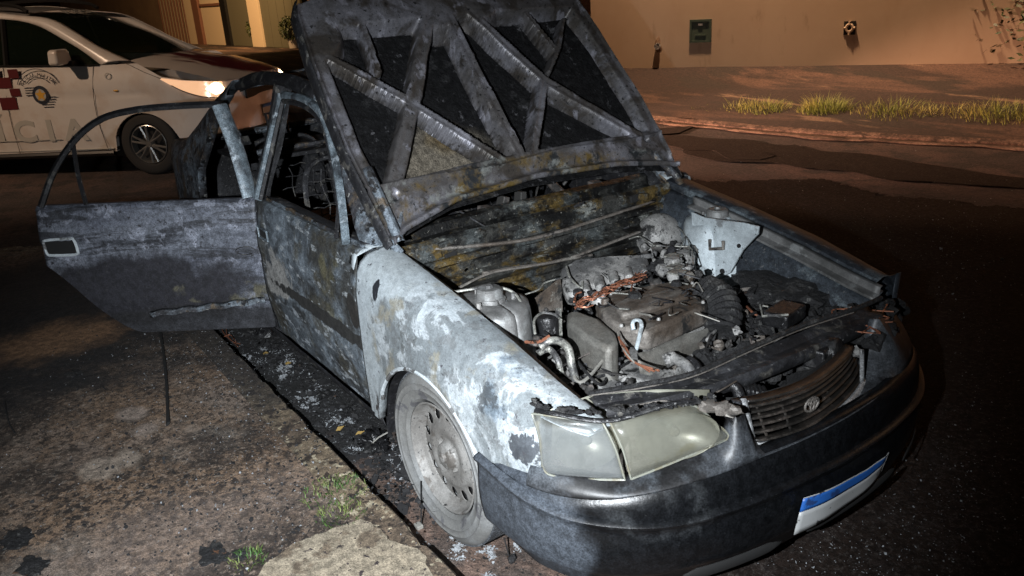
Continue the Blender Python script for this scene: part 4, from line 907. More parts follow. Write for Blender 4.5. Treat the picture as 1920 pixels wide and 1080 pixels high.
# body: pillars, roof, quarter panels -----------------------------
def T0(x, z, s=-1, o=0): return (x, s*(.772-.385*(z-.87)+o), z)
for s in (-1, 1):
    m = MB()
    m.tube(cmr([(-.50, s*.715, .84), (-.60, s*.70, .93), (-.80, s*.655, 1.10), (-1.00, s*.605, 1.245), (-1.18, s*.575, 1.325)], 8), [.045]*9+[.040]*24, 8, flat=.65)
    m.build('windscreen_pillar', MT['pillar'], car)
for s in (-1, 1):
    m = MB()
    m.tube(cmr([(-1.14, s*.585, 1.315), (-1.5, s*.578, 1.350), (-1.9, s*.58, 1.340), (-2.15, s*.59, 1.30)], 8), .035, 8, flat=.7)
    m.build('roof_rail', MT['soot'], car)
for s in (-1, 1):
    m = MB()
    m.tube(cmr([(-1.57, s*.755, .20), (-1.565, s*.765, .6), (-1.56, s*.755, .87), (-1.53, s*.67, 1.1), (-1.51, s*.60, 1.33)], 6), .042, 6, flat=.6)
    m.build('centre_pillar', MT['soot'], car)
G = []
for i in range(25):
    x = -1.16-1.05*i/24; zc = 1.335+.036*math.sin(PI*min(1, (i+3)/27))-.03*sm(.75, 1, i/24)
    G.append([(x-.03*(1-(y/.58)**2)*(1 if i < 6 else 0), y, zc-.045*(abs(y)/.58)**2.5+.012*noise.noise((x*4, y*4, 0))) for y in [-.58+1.16*j/24 for j in range(25)]])
m = MB(); m.grid(G); m.build('roof', MT['soot'], car, solid=.003)
# rear quarter with C pillar, wheel arch, tail
def quarter(s):
    G = []
    for i in range(56):
        x = -2.10-1.33*i/55
        top = interp([(-3.43, .90), (-3.2, .935), (-2.95, .955), (-2.80, .985), (-2.62, 1.07), (-2.35, 1.22), (-2.10, 1.325)], x)
        dx = x+2.465; lo = .30
        if abs(dx) < .34: lo = .26+math.sqrt(.34**2-dx*dx)
        if x > -2.35: # door opening edge, runs diagonally
            lo = max(lo, interp([(-2.36, .97), (-2.28, 1.10), (-2.18, 1.20), (-2.10, 1.26)], x))
        elif x > -2.55: lo = max(lo, interp([(-2.56, .55), (-2.50, .66), (-2.42, .86), (-2.36, .97)], x))
        row = []; ys = interp([(-3.43, .64), (-3.40, .69), (-3.30, .74), (-3.1, .775), (-2.8, .80), (-2.1, .812)], x)
        for k in range(21):
            t = k/20; z = top+(lo-top)*t; y = ys-(.33*max(0, z-.86) if z > .86 else .03*sm(.5, .25, z))-.02*sm(.05, 0, top-z)
            row.append((x, s*y, z))
        row = [(x, s*(abs(row[0][1])-.07), top-.005), (x, s*(abs(row[0][1])-.02), top+.003)]+row
        row.append((x, row[-1][1]-s*.04, lo)); G.append(row)
    m = MB(); m.grid(G); q = m.build('rear_quarter', MT['pillar'], car, solid=.003); return q
quarter(-1); quarter(1)
m = MB(); G = [[(x, y, interp([(-3.45, .88), (-3.2, .935), (-2.95, .955), (-2.78, .975)], x)+.012*(1-(y/.6)**2)) for y in [-.66+1.32*j/14 for j in range(15)]] for x in [-3.45+.67*i/12 for i in range(13)]]
m.grid(G); m.build('boot_lid', MT['soot'], car, solid=.003)
m = MB(); G = [[(-3.45-.04*math.sin(PI*k/10), y*(1 if k else .98), .90-.62*k/10) for y in [-.67+1.34*j/10 for j in range(11)]] for k in range(11)]
m.grid(G); m.build('tail_panel', MT['soot'], car, solid=.003)
m = MB(); m.tube([(-2.82, -.6, .965), (-2.80, 0, .985), (-2.82, .6, .965)], .018, 6); m.tube(cmr([(-2.15, -.56, 1.30), (-2.12, 0, 1.335), (-2.15, .56, 1.30)], 6), .022, 6)
m.tube([(-2.3, -.62, .93), (-2.28, 0, .94), (-2.3, .62, .93)], .016, 6)
m.build('rear_screen_frame', MT['pillar'], car)
m = MB(); m.box((-2.5, 0, .90), (.5, 1.2, .02)); m.build('parcel_shelf', MT['soot'], car, False)
# cabin: burnt seat frames, wheel, crossbar
def seat(x, y):
    m = MB(); tl = R(18); H_ = lambda u, h: (x-.02-math.sin(tl)*h, y+u, .42+math.cos(tl)*h)
    m.tube(cmr([H_(-.21, 0), H_(-.22, .35), H_(-.17, .56), H_(0, .60), H_(.17, .56), H_(.22, .35), H_(.21, 0)], 6), .013, 6)
    m.tube([H_(-.05, .58), H_(-.05, .73), H_(.05, .73), H_(.05, .58)], .008, 5)
    for h in [.08+.06*i for i in range(8)]: m.tube([H_(-.21+.42*k/12, h+.006*math.sin(k*2.6)) for k in range(13)], .0028, 4)
    for u in (-.12, 0, .12): m.tube([H_(u+.01*math.sin(k*2.), k*.055) for k in range(11)], .003, 4)
    m.tube([(x-.02, y-.22, .40), (x+.45, y-.22, .38), (x+.47, y+.22, .38), (x-.02, y+.22, .40), (x-.02, y-.22, .40)], .014, 6)
    for k in range(7): m.tube([(x+.06*k+.02, y-.2+.4*j/14, .40+.01*math.sin(j*2.2+k)) for j in range(15)], .003, 4)
    m.build('seat_frame', MT['soot'], car)
for x, y in ((-1.35, -.36), (-1.35, .36), (-2.15, -.36), (-2.15, .36)): seat(x, y)
m = MB(); c = Vector((-.98, .36, .86)); ax = Vector((-.9, 0, .43)).normalized(); u_ = Vector((0, 1, 0)); v_ = ax.cross(u_)
m.tube([c+(u_*math.cos(a)+v_*math.sin(a))*.185 for a in [2*PI*i/28 for i in range(29)]], .009, 6)
m.tube([c, c-ax*.55], .02, 8)
for a in (0, 120, 240): m.tube([c, c+(u_*math.cos(R(a+90))+v_*math.sin(R(a+90)))*.185], .006, 5)
m.build('steering_wheel', MT['seat'], car)
m = MB(); m.tube(cmr([(-.80, -.70, .72), (-.82, -.3, .76), (-.82, .3, .76), (-.80, .70, .72)], 6), .024, 8)
for y in (-.5, -.12, .05, .3): m.box((-.74, y, .66), (.10, .03, .26), Matrix.Rotation(.2*y, 3, 'Z'))
m.box((-.70, .02, .60), (.22, .22, .22)); m.box((-.68, -.35, .66), (.18, .3, .12)); m.build('dash_frame', MT['seat'], car, False, bevel=.006)
for k in range(6):
    MB().tube(cmr([(-.78+rnd.uniform(-.08, .1), rnd.uniform(-.6, .6), .80), (-.7, rnd.uniform(-.6, .6), .82+rnd.uniform(-.04, .04)), (-.6, rnd.uniform(-.6, .6), .76)], 6), .004, 5).build('loose_wire', MT['soot'], car)

# cowl and bulkhead (seen under the raised bonnet) -----------------
def sweep(prof, mat, name, y0=-.70, y1=.70, n=48, crown=.03, amp=.006, bow=.05, solid=.003):
    G = []
    for j in range(n+1):
        y = y0+(y1-y0)*j/n; q = 1-(y/.7)**2
        G.append([(x+bow*q*.6+amp*noise.noise((y*6, z*8, x)), y, z+crown*q*.4+amp*noise.noise((y*5, x*9, z+4))) for x, z in prof])
    m = MB(); m.grid(G); return m.build(name, mat, car, solid=solid)
sweep([(-.80, .80), (-.74, .815), (-.70, .84), (-.665, .848), (-.64, .838), (-.63, .805), (-.60, .79), (-.56, .785)], MT['bulkhead'], 'cowl_panel')
sweep([(-.56, .785), (-.52, .79), (-.50, .815), (-.485, .838), (-.47, .842), (-.455, .83), (-.45, .79), (-.45, .74), (-.442, .70), (-.40, .69), (-.385, .675), (-.40, .655), (-.43, .64), (-.435, .5), (-.43, .30)], MT['bulkhead'], 'bulkhead')
m = MB(); m.tube(cmr([P(752, 470, x=-.46), P(880, 462, x=-.42), P(1000, 447, x=-.40), P(1120, 412, x=-.41), P(1240, 372, x=-.45)], 8), .007, 6)
m.tube(cmr([P(905, 512, x=-.36), P(960, 503, x=-.36), P(1060, 486, x=-.35), P(1180, 442, x=-.36), P(1285, 402, x=-.37)], 8), .006, 6)
m.tube(cmr([P(860, 540, x=-.34), P(920, 512, x=-.35), P(1000, 498, x=-.35), P(1110, 478, x=-.35)], 8), .005, 6)
m.build('bulkhead_flange', MT['cover'], car)
rr2 = random.Random(5)
for k in range(46):
    m = MB()
    px = rr2.uniform(800, 1270); t_ = (px-760)/500; py = 495-85*t_+rr2.uniform(-55, 45); s2_ = rr2.uniform(.008, .026)
    if rr2.random() < .5: m.box(P(px, py, x=-.425), (.02, s2_*2, s2_), Matrix.Rotation(rr2.uniform(-.5, .5), 3, 'X'))
    else: m.blob(P(px, py, x=-.43), s2_*.8, k, .5, 2.3, 2, (.6, 1.4, .8))
    m.build('bulkhead_bracket', MT['bulkhead'], car, False, bevel=.002)
for px, py, w_, h_ in ((1190, 372, .05, .03), (1105, 400, .07, .035), (880, 500, .03, .02), (1230, 400, .04, .05), (960, 430, .06, .02), (1020, 520, .03, .03), (845, 478, .05, .02)): MB().box(P(px, py, x=-.428), (.012, w_, h_), Matrix.Rotation(.1, 3, 'X')).build('bulkhead_opening', MT['black'], car, False, bevel=.004)
for z0, y0_, y1_, x_ in ((.815, -.66, .66, -.475), (.755, -.6, .62, -.440), (.60, -.3, .66, -.425)):
    m = MB(); m.grid([[(x_+.012*math.sin(k*PI/3)+.03*(1-(y/.7)**2), y, z0+.012*(1-(y/.7)**2)+.016*math.cos(k*PI/3)+.005*noise.noise((y*9, k, z0))) for k in range(4)] for y in [y0_+(y1_-y0_)*i/60 for i in range(61)]]); m.build('bulkhead_rib', MT['bulkhead'], car, solid=.002)
for a, b, c_ in (((862, 396), (940, 440), (1040, 470)), ((975, 442), (1040, 405), (1095, 380)), ((1085, 418), (1130, 440), (1180, 425))):
    MB().tube(cmr([P(*a, x=-.66), P(*b, x=-.50), P(*c_, x=-.40)], 8), .0045, 5).build('wiper_linkage', MT['soot'], car)
for (px, py, w_, h_) in ((1088, 408, .05, .035), (1020, 395, .04, .06), (1115, 350, .05, .05), (1060, 385, .06, .10), (975, 385, .03, .12), (940, 390, .03, .10), (910, 400, .05, .06)):
    MB().box(P(px, py, x=-.70), (.05, w_, h_), Matrix.Rotation(rnd.uniform(-.4, .4), 3, 'X')).build('cowl_bracket', MT['seat'], car, False, bevel=.004)
for (a, b) in (((1120, 425), (.022)), ((1185, 395), (.018)), ((800, 505), (.02)), ((930, 470), (.016)), ((1065, 405), (.02))):
    MB().blob(P(*a, x=-.47), b*1.6, a[0], .5, 2.5, 2, (1, 1.3, .6)).build('charred_lump', MT['alloy'], car)

# raised bonnet ----------------------------------------------------
hp0 = Vector((-.43, 0, .86)); hs = Vector((-.65, 0, .76)).normalized(); hn = Vector((.76, 0, .65)).normalized()
def HW(u, s_, h): return hp0+Vector((0, u, 0))+hs*s_+hn*h
smin = lambda u: interp([(-.70, -.012), (-.62, .035), (-.39, .100), (-.02, .125), (.376, .103), (.60, .065), (.70, .035)], u)
uedge = lambda s_: interp([(0, .685), (.4, .705), (.78, .69), (1.0, .665), (1.09, .62), (1.14, .55)], s_)
smax = lambda u: 1.02+.13*(1-(abs(u)/.69)**2.2)
SEG = [((-.64, .80), (-.40, .565), .034), ((-.40, .565), (-.10, .215), .036), ((-.115, .96), (-.345, .583), .050), ((-.345, .583), (-.585, .22), .052),
       ((-.042, .93), (-.041, .58), .046), ((-.041, .58), (-.03, .20), .046), ((.06, .95), (.255, .55), .044), ((.255, .55), (.60, .20), .044),
       ((.245, .55), (.005, .205), .034), ((.335, .90), (.39, .70), .022), ((.51, .85), (.40, .70), .022), ((-.43, .92), (-.45, .70), .026), ((.40, .70), (.30, .60), .02)]
def segd(p, a, b):
    ax_, ay_ = a; bx_, by_ = b; dx, dy = bx_-ax_, by_-ay_; t = max(0, min(1, ((p[0]-ax_)*dx+(p[1]-ay_)*dy)/(dx*dx+dy*dy)))
    qx, qy = p[0]-ax_-t*dx, p[1]-ay_-t*dy; return math.hypot(qx, qy)
NU, NSs = 250, 210; G = []; MK = []; GS = []
for i in range(NSs+1):
    row = []; mk = []; rs = []
    for j in range(NU+1):
        a = -1+2*j/NU; s0_ = smin(a*.69); s1_ = smax(a*.69); s_ = s0_+(s1_-s0_)*i/NSs; u = a*uedge(s_)*(1 if a < 0 else 1-.045*sm(0, 1, s_)*a)
        jit = .006*noise.noise((u*9, s_*9, 0))+.003*noise.noise((u*60, s_*60, 1)); f = 0; gr = 0
        for (p_, q_, w_) in SEG:
            d = segd((u, s_), p_, q_)+jit*.7; v = sm(w_*.76, w_*.46, d)
            f = 1-(1-f)*(1-v); gr = max(gr, math.exp(-(d/.007)**2)*.5)
        eu = uedge(s_)*(1 if a < 0 else 1-.045*sm(0, 1, s_))-abs(u); f = max(f, sm(.080+.02*sm(.7, .95, s_), .05, eu+jit*.5))
        f = max(f, sm(.252, .225, s_+jit*.4-.02*math.sin((u+.63)*2.4)), sm(.895, .93, s_+jit*.3+.04*(u*u)))
        f = max(f, sm(.16, .12, math.hypot(u+.66, s_-.90)), sm(.15, .10, math.hypot(u-.66, s_-.13)), sm(.13, .08, math.hypot(u-.12, s_-.98)), sm(.13, .08, math.hypot(u+.10, s_-.96)))
        bs = -.012-.045*(1-(u/.7)**2)*sm(0, .3, s_)*sm(1.15, .8, s_); h = bs-.003+f*(.029-bs)-.006*gr*f+.003*noise.noise((u*5, s_*5, 3))
        d0 = s_-s0_; h += .018*math.exp(-((d0-.014)/.012)**2)-.014*math.exp(-((d0-.045)/.022)**2)     # folded rear lip
        h += .010*math.exp(-((s_-.218-.008*math.sin(u*9))/.006)**2)*f                                        # raised seam of the rear band
        h += .010*sm(.02, .004, eu)-.012*sm(.004, .0, eu)
        if (abs(u-.53) < .05 and abs(s_-.13-.25*(.6-u)) < .004): h -= .008
        h -= .012*sm(.020, .014, math.hypot(u+.60, s_-.178))+.014*sm(.016, .011, math.hypot(u-.60, s_-.20))
        row.append(HW(u, s_, h)); mk.append(f); rs.append(HW(u, s_, -.012-.045*(1-(u/.7)**2)*sm(0, .3, s_)*sm(1.15, .8, s_)+.004*noise.noise((u*9, s_*9, 7))))
    G.append(row); MK.append(mk); GS.append(rs)
m = MB(); m.grid(GS); hd = m.build('bonnet', MT['hood_skin'], car, solid=.002, autos=60); hd['label'] = 'raised charred bonnet showing its inner frame'
m = MB(); m.grid(G, lambda i, j: (MK[i][j]+MK[i+1][j+1])/2 < .03); m.build('inner_frame', MT['hood_frame'], hd, solid=.0015, autos=60)
# side flange of the bonnet
for s in (-1, 1):
    m = MB()
    G2 = []
    for i in range(60):
        s_ = -.0+1.05*i/59; u = uedge(s_)*s*(1 if s < 0 else 1-.045*sm(0, 1, s_)); hh_ = -.010+.006*noise.noise((s_*8, s, 0)); G2.append([HW(u, s_, .022), HW(u*1.012, s_, .012), HW(u*1.016, s_, -.02), HW(u*1.01, s_, -.04), HW(u*.98, s_, -.045)])
    m.grid(G2)
    m.build('side_flange', MT['soot'], hd, solid=.002)
m = MB(); m.lathe([(.0, .006), (.007, .006), (.008, 0)], HW(-.60, .178, .008), hn, 6); m.lathe([(.006, .003), (.015, .003), (.015, .0)], HW(-.60, .178, .010), hn, 16)
m.build('hinge_bolt', MT['alloy'], hd)
for s in (-1, 1):
    m = MB()
    m.tube(cmr([(-.40, s*.665, .84), (-.45, s*.672, .88), HW(s*.62, .09, .015), HW(s*.60, .16, .01)], 5), .014, 6, flat=.5)
    m.build('bonnet_hinge', MT['pillar'], car)
# long gutter strip beside the right hinge (from the wing top up along the bonnet)
MB().grid([[HW(-.64-.01*k, .30-.30*t, .03+.012*math.sin(PI*k/4)) for k in range(5)] for t in [i/14 for i in range(15)]]).build('bonnet_edge_fold', MT['pillar'], hd, solid=.002)

# engine bay ------------------------------------------------------
def pz(pts, z):   # pixels with one shared or own heights
    return [P(p[0], p[1], z=(p[2] if len(p) > 2 else z)) for p in pts]
def lump(px, py, z, r_, mat='char', n='charred_lump', seed=0, sc=(1, 1, .7), amp=.45, sub=3): return MB().blob(P(px, py, z=z), r_, seed, amp, 2.4, sub, sc).build(n, MT[mat], bay)
bay = bpy.data.objects.new('engine', None); COL.objects.link(bay); bay.parent = car
MB().box((.05, 0, .27), (1.2, 1.15, .02)).build('undertray', MT['black'], bay, False)
# inner aprons
for s in (-1, 1):
    m = MB(); G = []
    for i in range(40):
        x = -.46+1.02*i/39; zt = interp(CREST, x)-.035; G.append([(x, s*(.652-.006*noise.noise((x*5, 0, s))), zt), (x, s*.635, zt-.012), (x, s*(.60), zt-.022), (x, s*.585, zt-.04), (x, s*(.56+.012*noise.noise((x*6, 1, s))), zt-.12), (x, s*.55, .40), (x, s*.54, .28)])
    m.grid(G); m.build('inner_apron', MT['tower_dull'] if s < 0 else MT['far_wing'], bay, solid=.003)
m = MB(); G = []
for i in range(36):
    x = -.30+.86*i/35; zt = interp(CREST, x)-.015
    G.append([(x, .648, zt), (x, .634, zt-.004), (x, .632, zt-.03), (x, .60, zt-.034), (x, .598, zt-.055)])
m.grid(G); m.build('apron_ledge', MT['tower_dull'], bay, solid=.002)
# suspension towers: a leaning half cylinder merging into the apron
def tower(s, mat, ct):
    m = MB(); c = Vector(ct); G = []
    prof = [(.0, .0), (.045, .0), (.050, -.012), (.058, -.013), (.100, -.016), (.112, -.024), (.118, -.045), (.124, -.12), (.130, -.22), (.135, -.36)]
    for r_, h in prof:
        row = []
        for k in range(41):
            a = 2*PI*k/40; x = math.cos(a)*r_; y = math.sin(a)*r_
            # flatten the side that faces the engine into a panel
            q = 1+.10*abs(math.cos(2*a))*(r_ > .1)
            row.append((c.x+x*q*1.12, c.y+y*q, c.z+h-.010*noise.noise((x*20, y*20, 0))))
        G.append(row)
    m.grid(G); t = m.build('suspension_tower', MT[mat], bay, solid=.002, autos=55)
    m = MB(); m.lathe([(.0, .026), (.036, .026), (.043, .020), (.045, -.006), (.052, -.010)], (c.x, c.y, c.z+.004), (0, 0, 1), 28); m.build('strut_cap', MT['tower_dull'], t)
    m = MB(); m.lathe([(.0, .040), (.012, .039), (.013, .028)], c, (0, 0, 1), 6)
    for a in (60, 180, 300): m.lathe([(.0, .006), (.008, .006), (.009, -.014)], (c.x+.076*math.cos(R(a)), c.y+.076*math.sin(R(a)), c.z), (0, 0, 1), 6)
    m.build('tower_bolt', MT['alloy'], t); return t
c1 = P(918, 556, z=.745); tower(-1, 'tower_dull', c1)
c2 = P(1345, 405, z=.765); tower(1, 'tower', c2)
# bright folded edge of the right tower and its white inner face
MB().grid([[P(a, b, z=z) for a, b, z in r_] for r_ in (((945, 560, .735), (962, 575, .725), (972, 590, .715)), ((948, 585, .68), (966, 600, .67), (976, 618, .66)), ((944, 615, .62), (964, 632, .60), (978, 645, .59)))]).build('tower_flange', MT['tower'], bay, solid=.003)
MB().tube(cmr([P(845, 548, z=.76), P(880, 543, z=.765), P(925, 538, z=.765), P(962, 548, z=.75), P(980, 575, z=.72), P(985, 610, z=.66)], 8), .0045, 6).build('tower_edge_bead', MT['hose'], bay)
# flat grey panel of the left tower, with bracket and holes
def panelP(pts, mat, name, th=.006, par=None, bevel=.002):
    v = [P(p[0], p[1], **{('x' if len(p) < 4 else p[3]): p[2]}) for p in pts]; nn = (v[1]-v[0]).cross(v[2]-v[0]).normalized(); nn = nn if nn.dot(Vector(CQ)-v[0]) < 0 else -nn
    m = MB(); m.prism(v, th, nn); return m.build(name, MT[mat], par or bay, False, bevel=bevel)
tp = panelP([(1296, 398, .502, 'y'), (1300, 500, .50, 'y'), (1345, 524, .50, 'y'), (1368, 512, .50, 'y'), (1392, 470, .50, 'y'), (1420, 440, .50, 'y'), (1422, 425, .50, 'y'), (1395, 418, .50, 'y'), (1320, 408, .50, 'y')], 'tower', 'tower_side_panel', .01)
def onp(px, py, y=.50): return P(px, py, y=y)
MB().tube([onp(1331, 449, .488), onp(1331, 467, .488), onp(1356, 466, .488), onp(1356, 452, .488)], .007, 6).build('bracket', MT['cover'], tp)
m = MB()
for px, py, r_ in ((1385, 461, .008), (1354, 509, .011), (1335, 505, .006), (1387, 484, .004)): m.lathe([(0, -.002), (r_, -.002), (r_, .003)], onp(px, py, .494), (0, 1, 0), 16)
m.build('panel_hole', MT['black'], tp)
# bulkhead side bracket at the left tower, battery area lumps
m = MB()
for k in range(42):
    px = 1375+rnd.random()*215; py = 510+(px-1375)*.33+rnd.uniform(-12, 68)-(max(0, px-1500))*.18; m.blob(P(px, py, z=.56-.0004*(px-1375)), rnd.uniform(.022, .055), k, .6, 2.4, 2, (1, 1, .6))
m.build('melted_battery', MT['char'], bay)
lump(1430, 535, .57, .10, 'char', seed=4, sc=(1.3, 1.5, .5)); lump(1490, 555, .56, .11, 'char', seed=5, sc=(1.2, 1.6, .5))
m = MB(); m.box(P(1470, 590, z=.60), (.09, .14, .05), Matrix.Rotation(.2, 3, 'Z')); m.build('fuse_box', MT['char_gloss'], bay, False, bevel=.008)
m = MB(); m.tube([P(1425, 572, z=.63), P(1430, 593, z=.63), P(1478, 590, z=.63)], .004, 5); m.tube([P(1430, 573, z=.64), P(1440, 575, z=.635)], .003, 5); m.build('bare_strip', MT['hose'], bay)
MB().tube(cmr([P(1405, 505, z=.60), P(1435, 503, z=.61), P(1460, 512, z=.61), P(1485, 520, z=.60)], 6), .004, 5).build('copper_lead', MT['copper'], bay)
MB().tube(cmr([P(1400, 575, z=.60), P(1410, 585, z=.61), P(1420, 592, z=.60)], 6), .004, 5).build('copper_lead', MT['copper'], bay)
# corrugated intake duct
cs = cmr([P(1318, 545, z=.66), P(1345, 560, z=.65), P(1358, 590, z=.62), P(1352, 622, z=.58)], 14)
m = MB(); m.tube(cs, [.058+.005*math.sin(i*1.5) for i in range(len(cs))], 18, flat=.8); m.build('intake_duct', MT['char'], bay)
m = MB()
for k in range(26): m.blob(P(rnd.uniform(1330, 1400), rnd.uniform(570, 660), z=.55), rnd.uniform(.02, .045), k+60, .6, 2.5, 2)
m.build('melted_air_box', MT['char'], bay)
# engine block and rocker cover
blk = MB().prism(pz([(1105, 600), (1305, 540), (1345, 600), (1345, 640), (1235, 720), (1100, 690)], .52), .22).build('cylinder_block', MT['alloy'], bay, False, bevel=.01)
cv = pz([(1140, 596, .665), (1128, 585, .665), (1115, 560, .665), (1150, 545, .668), (1280, 522, .668), (1305, 530, .668), (1328, 556, .662), (1328, 574, .655), (1215, 622, .655), (1165, 612, .66)], .66)
m = MB(); m.prism(cv, .07); rc = m.build('rocker_cover', MT['cover'], bay, True, bevel=.014)
top = pz([(1150, 570, .69), (1180, 553, .69), (1270, 536, .69), (1290, 545, .69), (1292, 552, .69), (1200, 582, .69), (1165, 588, .69)], .69)
MB().prism(top, .03).build('cover_ridge', MT['cover'], rc, True, bevel=.01)
def screw(px, py, z, r_=.012, mat='char', par=None, h=.014):
    return MB().lathe([(0, h), (r_*.8, h), (r_, h*.6), (r_*1.15, 0)], P(px, py, z=z), (0, 0, 1), 16).build('filler_cap', MT[mat], par or bay)
screw(1190, 556, .70, .020, par=rc); screw(1268, 534, .70, .017, par=rc); screw(1122, 566, .67, .026, 'alloy', rc, .03)
for px, py in ((1165, 612), (1235, 600), (1318, 568), (1298, 532), (1145, 552)): screw(px, py, .672, .006, 'alloy', rc, .008)
# front face of the head with fins, then the sloping exhaust shield
m = MB(); m.prism(pz([(1215, 628, .60), (1332, 580, .60), (1340, 600, .58), (1225, 655, .58)], .6), .08)
for i in range(7):
    t = i/6; m.box(P(1222+105*t, 640-46*t, z=.60), (.012, .008, .07))
m.build('cylinder_head', MT['alloy'], bay, False, bevel=.004)
m = MB(); G = [[P(1195+(1335-1195)*t, 662-(662-608)*t+(4*math.sin(t*9)), z=.590-.002*math.sin(t*6)) for t in [i/12 for i in range(13)]], [P(1196+(1338-1196)*t, 680-(680-618)*t, z=.572) for t in [i/12 for i in range(13)]],
               [P(1200+(1340-1200)*t, 700-(700-634)*t, z=.54) for t in [i/12 for i in range(13)]], [P(1235+(1335-1235)*t, 708-(708-650)*t, z=.50) for t in [i/12 for i in range(13)]], [P(1250+(1335-1250)*t, 716-(716-665)*t, z=.44) for t in [i/12 for i in range(13)]]]
m.grid(G); m.build('exhaust_shield', MT['shield'], bay, solid=.002)
# timing belt cover: rounded box in front of the right end
m = MB(); up = pz([(1062, 583, .655), (1085, 580, .66), (1125, 595, .66), (1155, 622, .655), (1160, 640, .65), (1140, 655, .64), (1095, 630, .645), (1065, 605, .65)], .65)
m.prism(up, .22); m.build('timing_cover', MT['shield'], bay, True, bevel=.016)
m = MB(); m.prism(pz([(1130, 655, .58), (1160, 645, .60), (1165, 690, .50), (1140, 700, .50)], .6), .2); m.build('timing_cover_foot', MT['shield'], bay, True, bevel=.008)
# lifting hook
hk = [P(1188, 618, z=.67), P(1186, 606, z=.685), P(1192, 600, z=.69), P(1200, 602, z=.69), P(1203, 612, z=.68), P(1198, 635, z=.63), P(1193, 655, z=.59)]
MB().tube(cmr(hk, 6), .0065, 8, flat=.7).build('lifting_hook', MT['tower'], bay)
# intake plenum
m = MB(); m.prism(pz([(1050, 500, .69), (1075, 484, .70), (1140, 476, .705), (1205, 473, .70), (1218, 482, .69), (1215, 505, .67), (1150, 520, .665), (1085, 545, .66), (1062, 548, .655), (1052, 525, .67)], .7), .06); m.build('intake_plenum', MT['alloy'], bay, True, bevel=.02)
m = MB(); m.tube(cmr([P(1062, 500, z=.705), P(1070, 522, z=.69), P(1090, 540, z=.68), P(1092, 528, z=.69)], 6), .004, 5); m.build('vacuum_pipe', MT['hose'], bay)
for k in range(5):
    px = 1095+k*27; py = 548-k*9; m = MB(); m.tube([P(px, py-14, z=.665), P(px+4, py, z=.66), P(px+8, py+14, z=.63)], [.020, .018, .017], 10); m.build('intake_runner', MT['alloy'], bay)
    lump(px+14, py+2, .665, .017, 'char', 'injector', k+5, sub=2)
# copper harness draped between plenum and cover
for k in range(9):
    a = rnd.uniform(0, 6); pts = []
    for i in range(8):
        t = i/7; pts.append(P(1080+128*t+rnd.uniform(-5, 5), 572-58*t+rnd.uniform(-9, 9), z=.70+rnd.uniform(-.006, .012)))
    MB().tube(cmr(pts, 5), .0016 if k % 3 else .0026, 5).build('copper_harness', MT['copper'], bay)
for pts in (((1078, 560), (1084, 574), (1100, 576), (1112, 572)), ((1192, 512), (1186, 530), (1183, 548)), ((1076, 566), (1080, 552), (1090, 548))):
    MB().tube(cmr([P(a, b, z=.70) for a, b in pts], 6), .003, 5).build('copper_harness', MT['copper'], bay)
for k in range(3):
    MB().tube(cmr([P(1160+k, 632+k*2, z=.67), P(1168+k*3, 652, z=.67), P(1178+k*4, 670+k*3, z=.66), P(1200+k*2, 684+k*2, z=.66), P(1236-k*9, 695+k, z=.66)], 7), .0034-.0006*k, 6).build('copper_cable', MT['copper'], bay)
MB().tube(cmr([P(1158, 622, z=.67), P(1164, 645, z=.67), P(1176, 664, z=.67), P(1190, 680, z=.66)], 7), .0026, 5).build('bare_wire', MT['wire'], bay)
# thin brake pipes
for pts in (((1290, 430), (1278, 460), (1270, 468), (1240, 460), (1215, 465)), ((1180, 448), (1200, 444), (1225, 460), (1270, 462), (1296, 466), (1300, 500)), ((985, 552), (1010, 543), (1022, 530), (1058, 520)), ((1200, 560), (1180, 552), (1145, 549)), ((1255, 530), (1268, 528), (1290, 533)), ((1180, 580), (1155, 577), (1138, 566)),
            ((1240, 410), (1270, 425), (1290, 450), (1292, 480))):
    MB().tube(cmr([P(a, b, z=.70) for a, b in pts], 7), .0026, 6).build('brake_pipe', MT['hose'], bay)
# brake booster
c_ = P(1243, 442, z=.66); m = MB(); m.lathe([(0, .062), (.035, .060), (.072, .046), (.095, .018), (.102, -.01), (.102, -.04), (.09, -.07)], c_, (.85, 0, .53), 36); m.build('brake_booster', MT['alloy'], bay)
m = MB(); m.tube([P(1255, 478, z=.66), P(1262, 520, z=.66)], .022, 12); m.box(P(1262, 495, z=.69), (.05, .05, .05)); m.box(P(1285, 485, z=.66), (.06, .05, .06)); m.build('master_cylinder', MT['alloy'], bay, True, bevel=.006)
m = MB()
for i in range(4): m.box(P(1262+i*2, 480+i*10, z=.70), (.05, .05, .006), Matrix.Rotation(.2, 3, 'Z'))
m.build('relay_fins', MT['hose'], bay, False)
lump(1280, 505, .67, .03, 'alloy', 'pump', 2); lump(1295, 470, .66, .028, 'cover', 'pump', 3); lump(1235, 500, .68, .034, 'char', seed=8)
for k in range(34):
    px = 1215+rnd.random()*85; py = 460+rnd.random()*75; z = rnd.uniform(.60, .68)
    (MB().blob(P(px, py, z=z), rnd.uniform(.012, .024), k+90, .5, 2.3, 2)).build('melted_fitting', MT[rnd.choice(['char', 'alloy', 'cover', 'seat'])], bay)
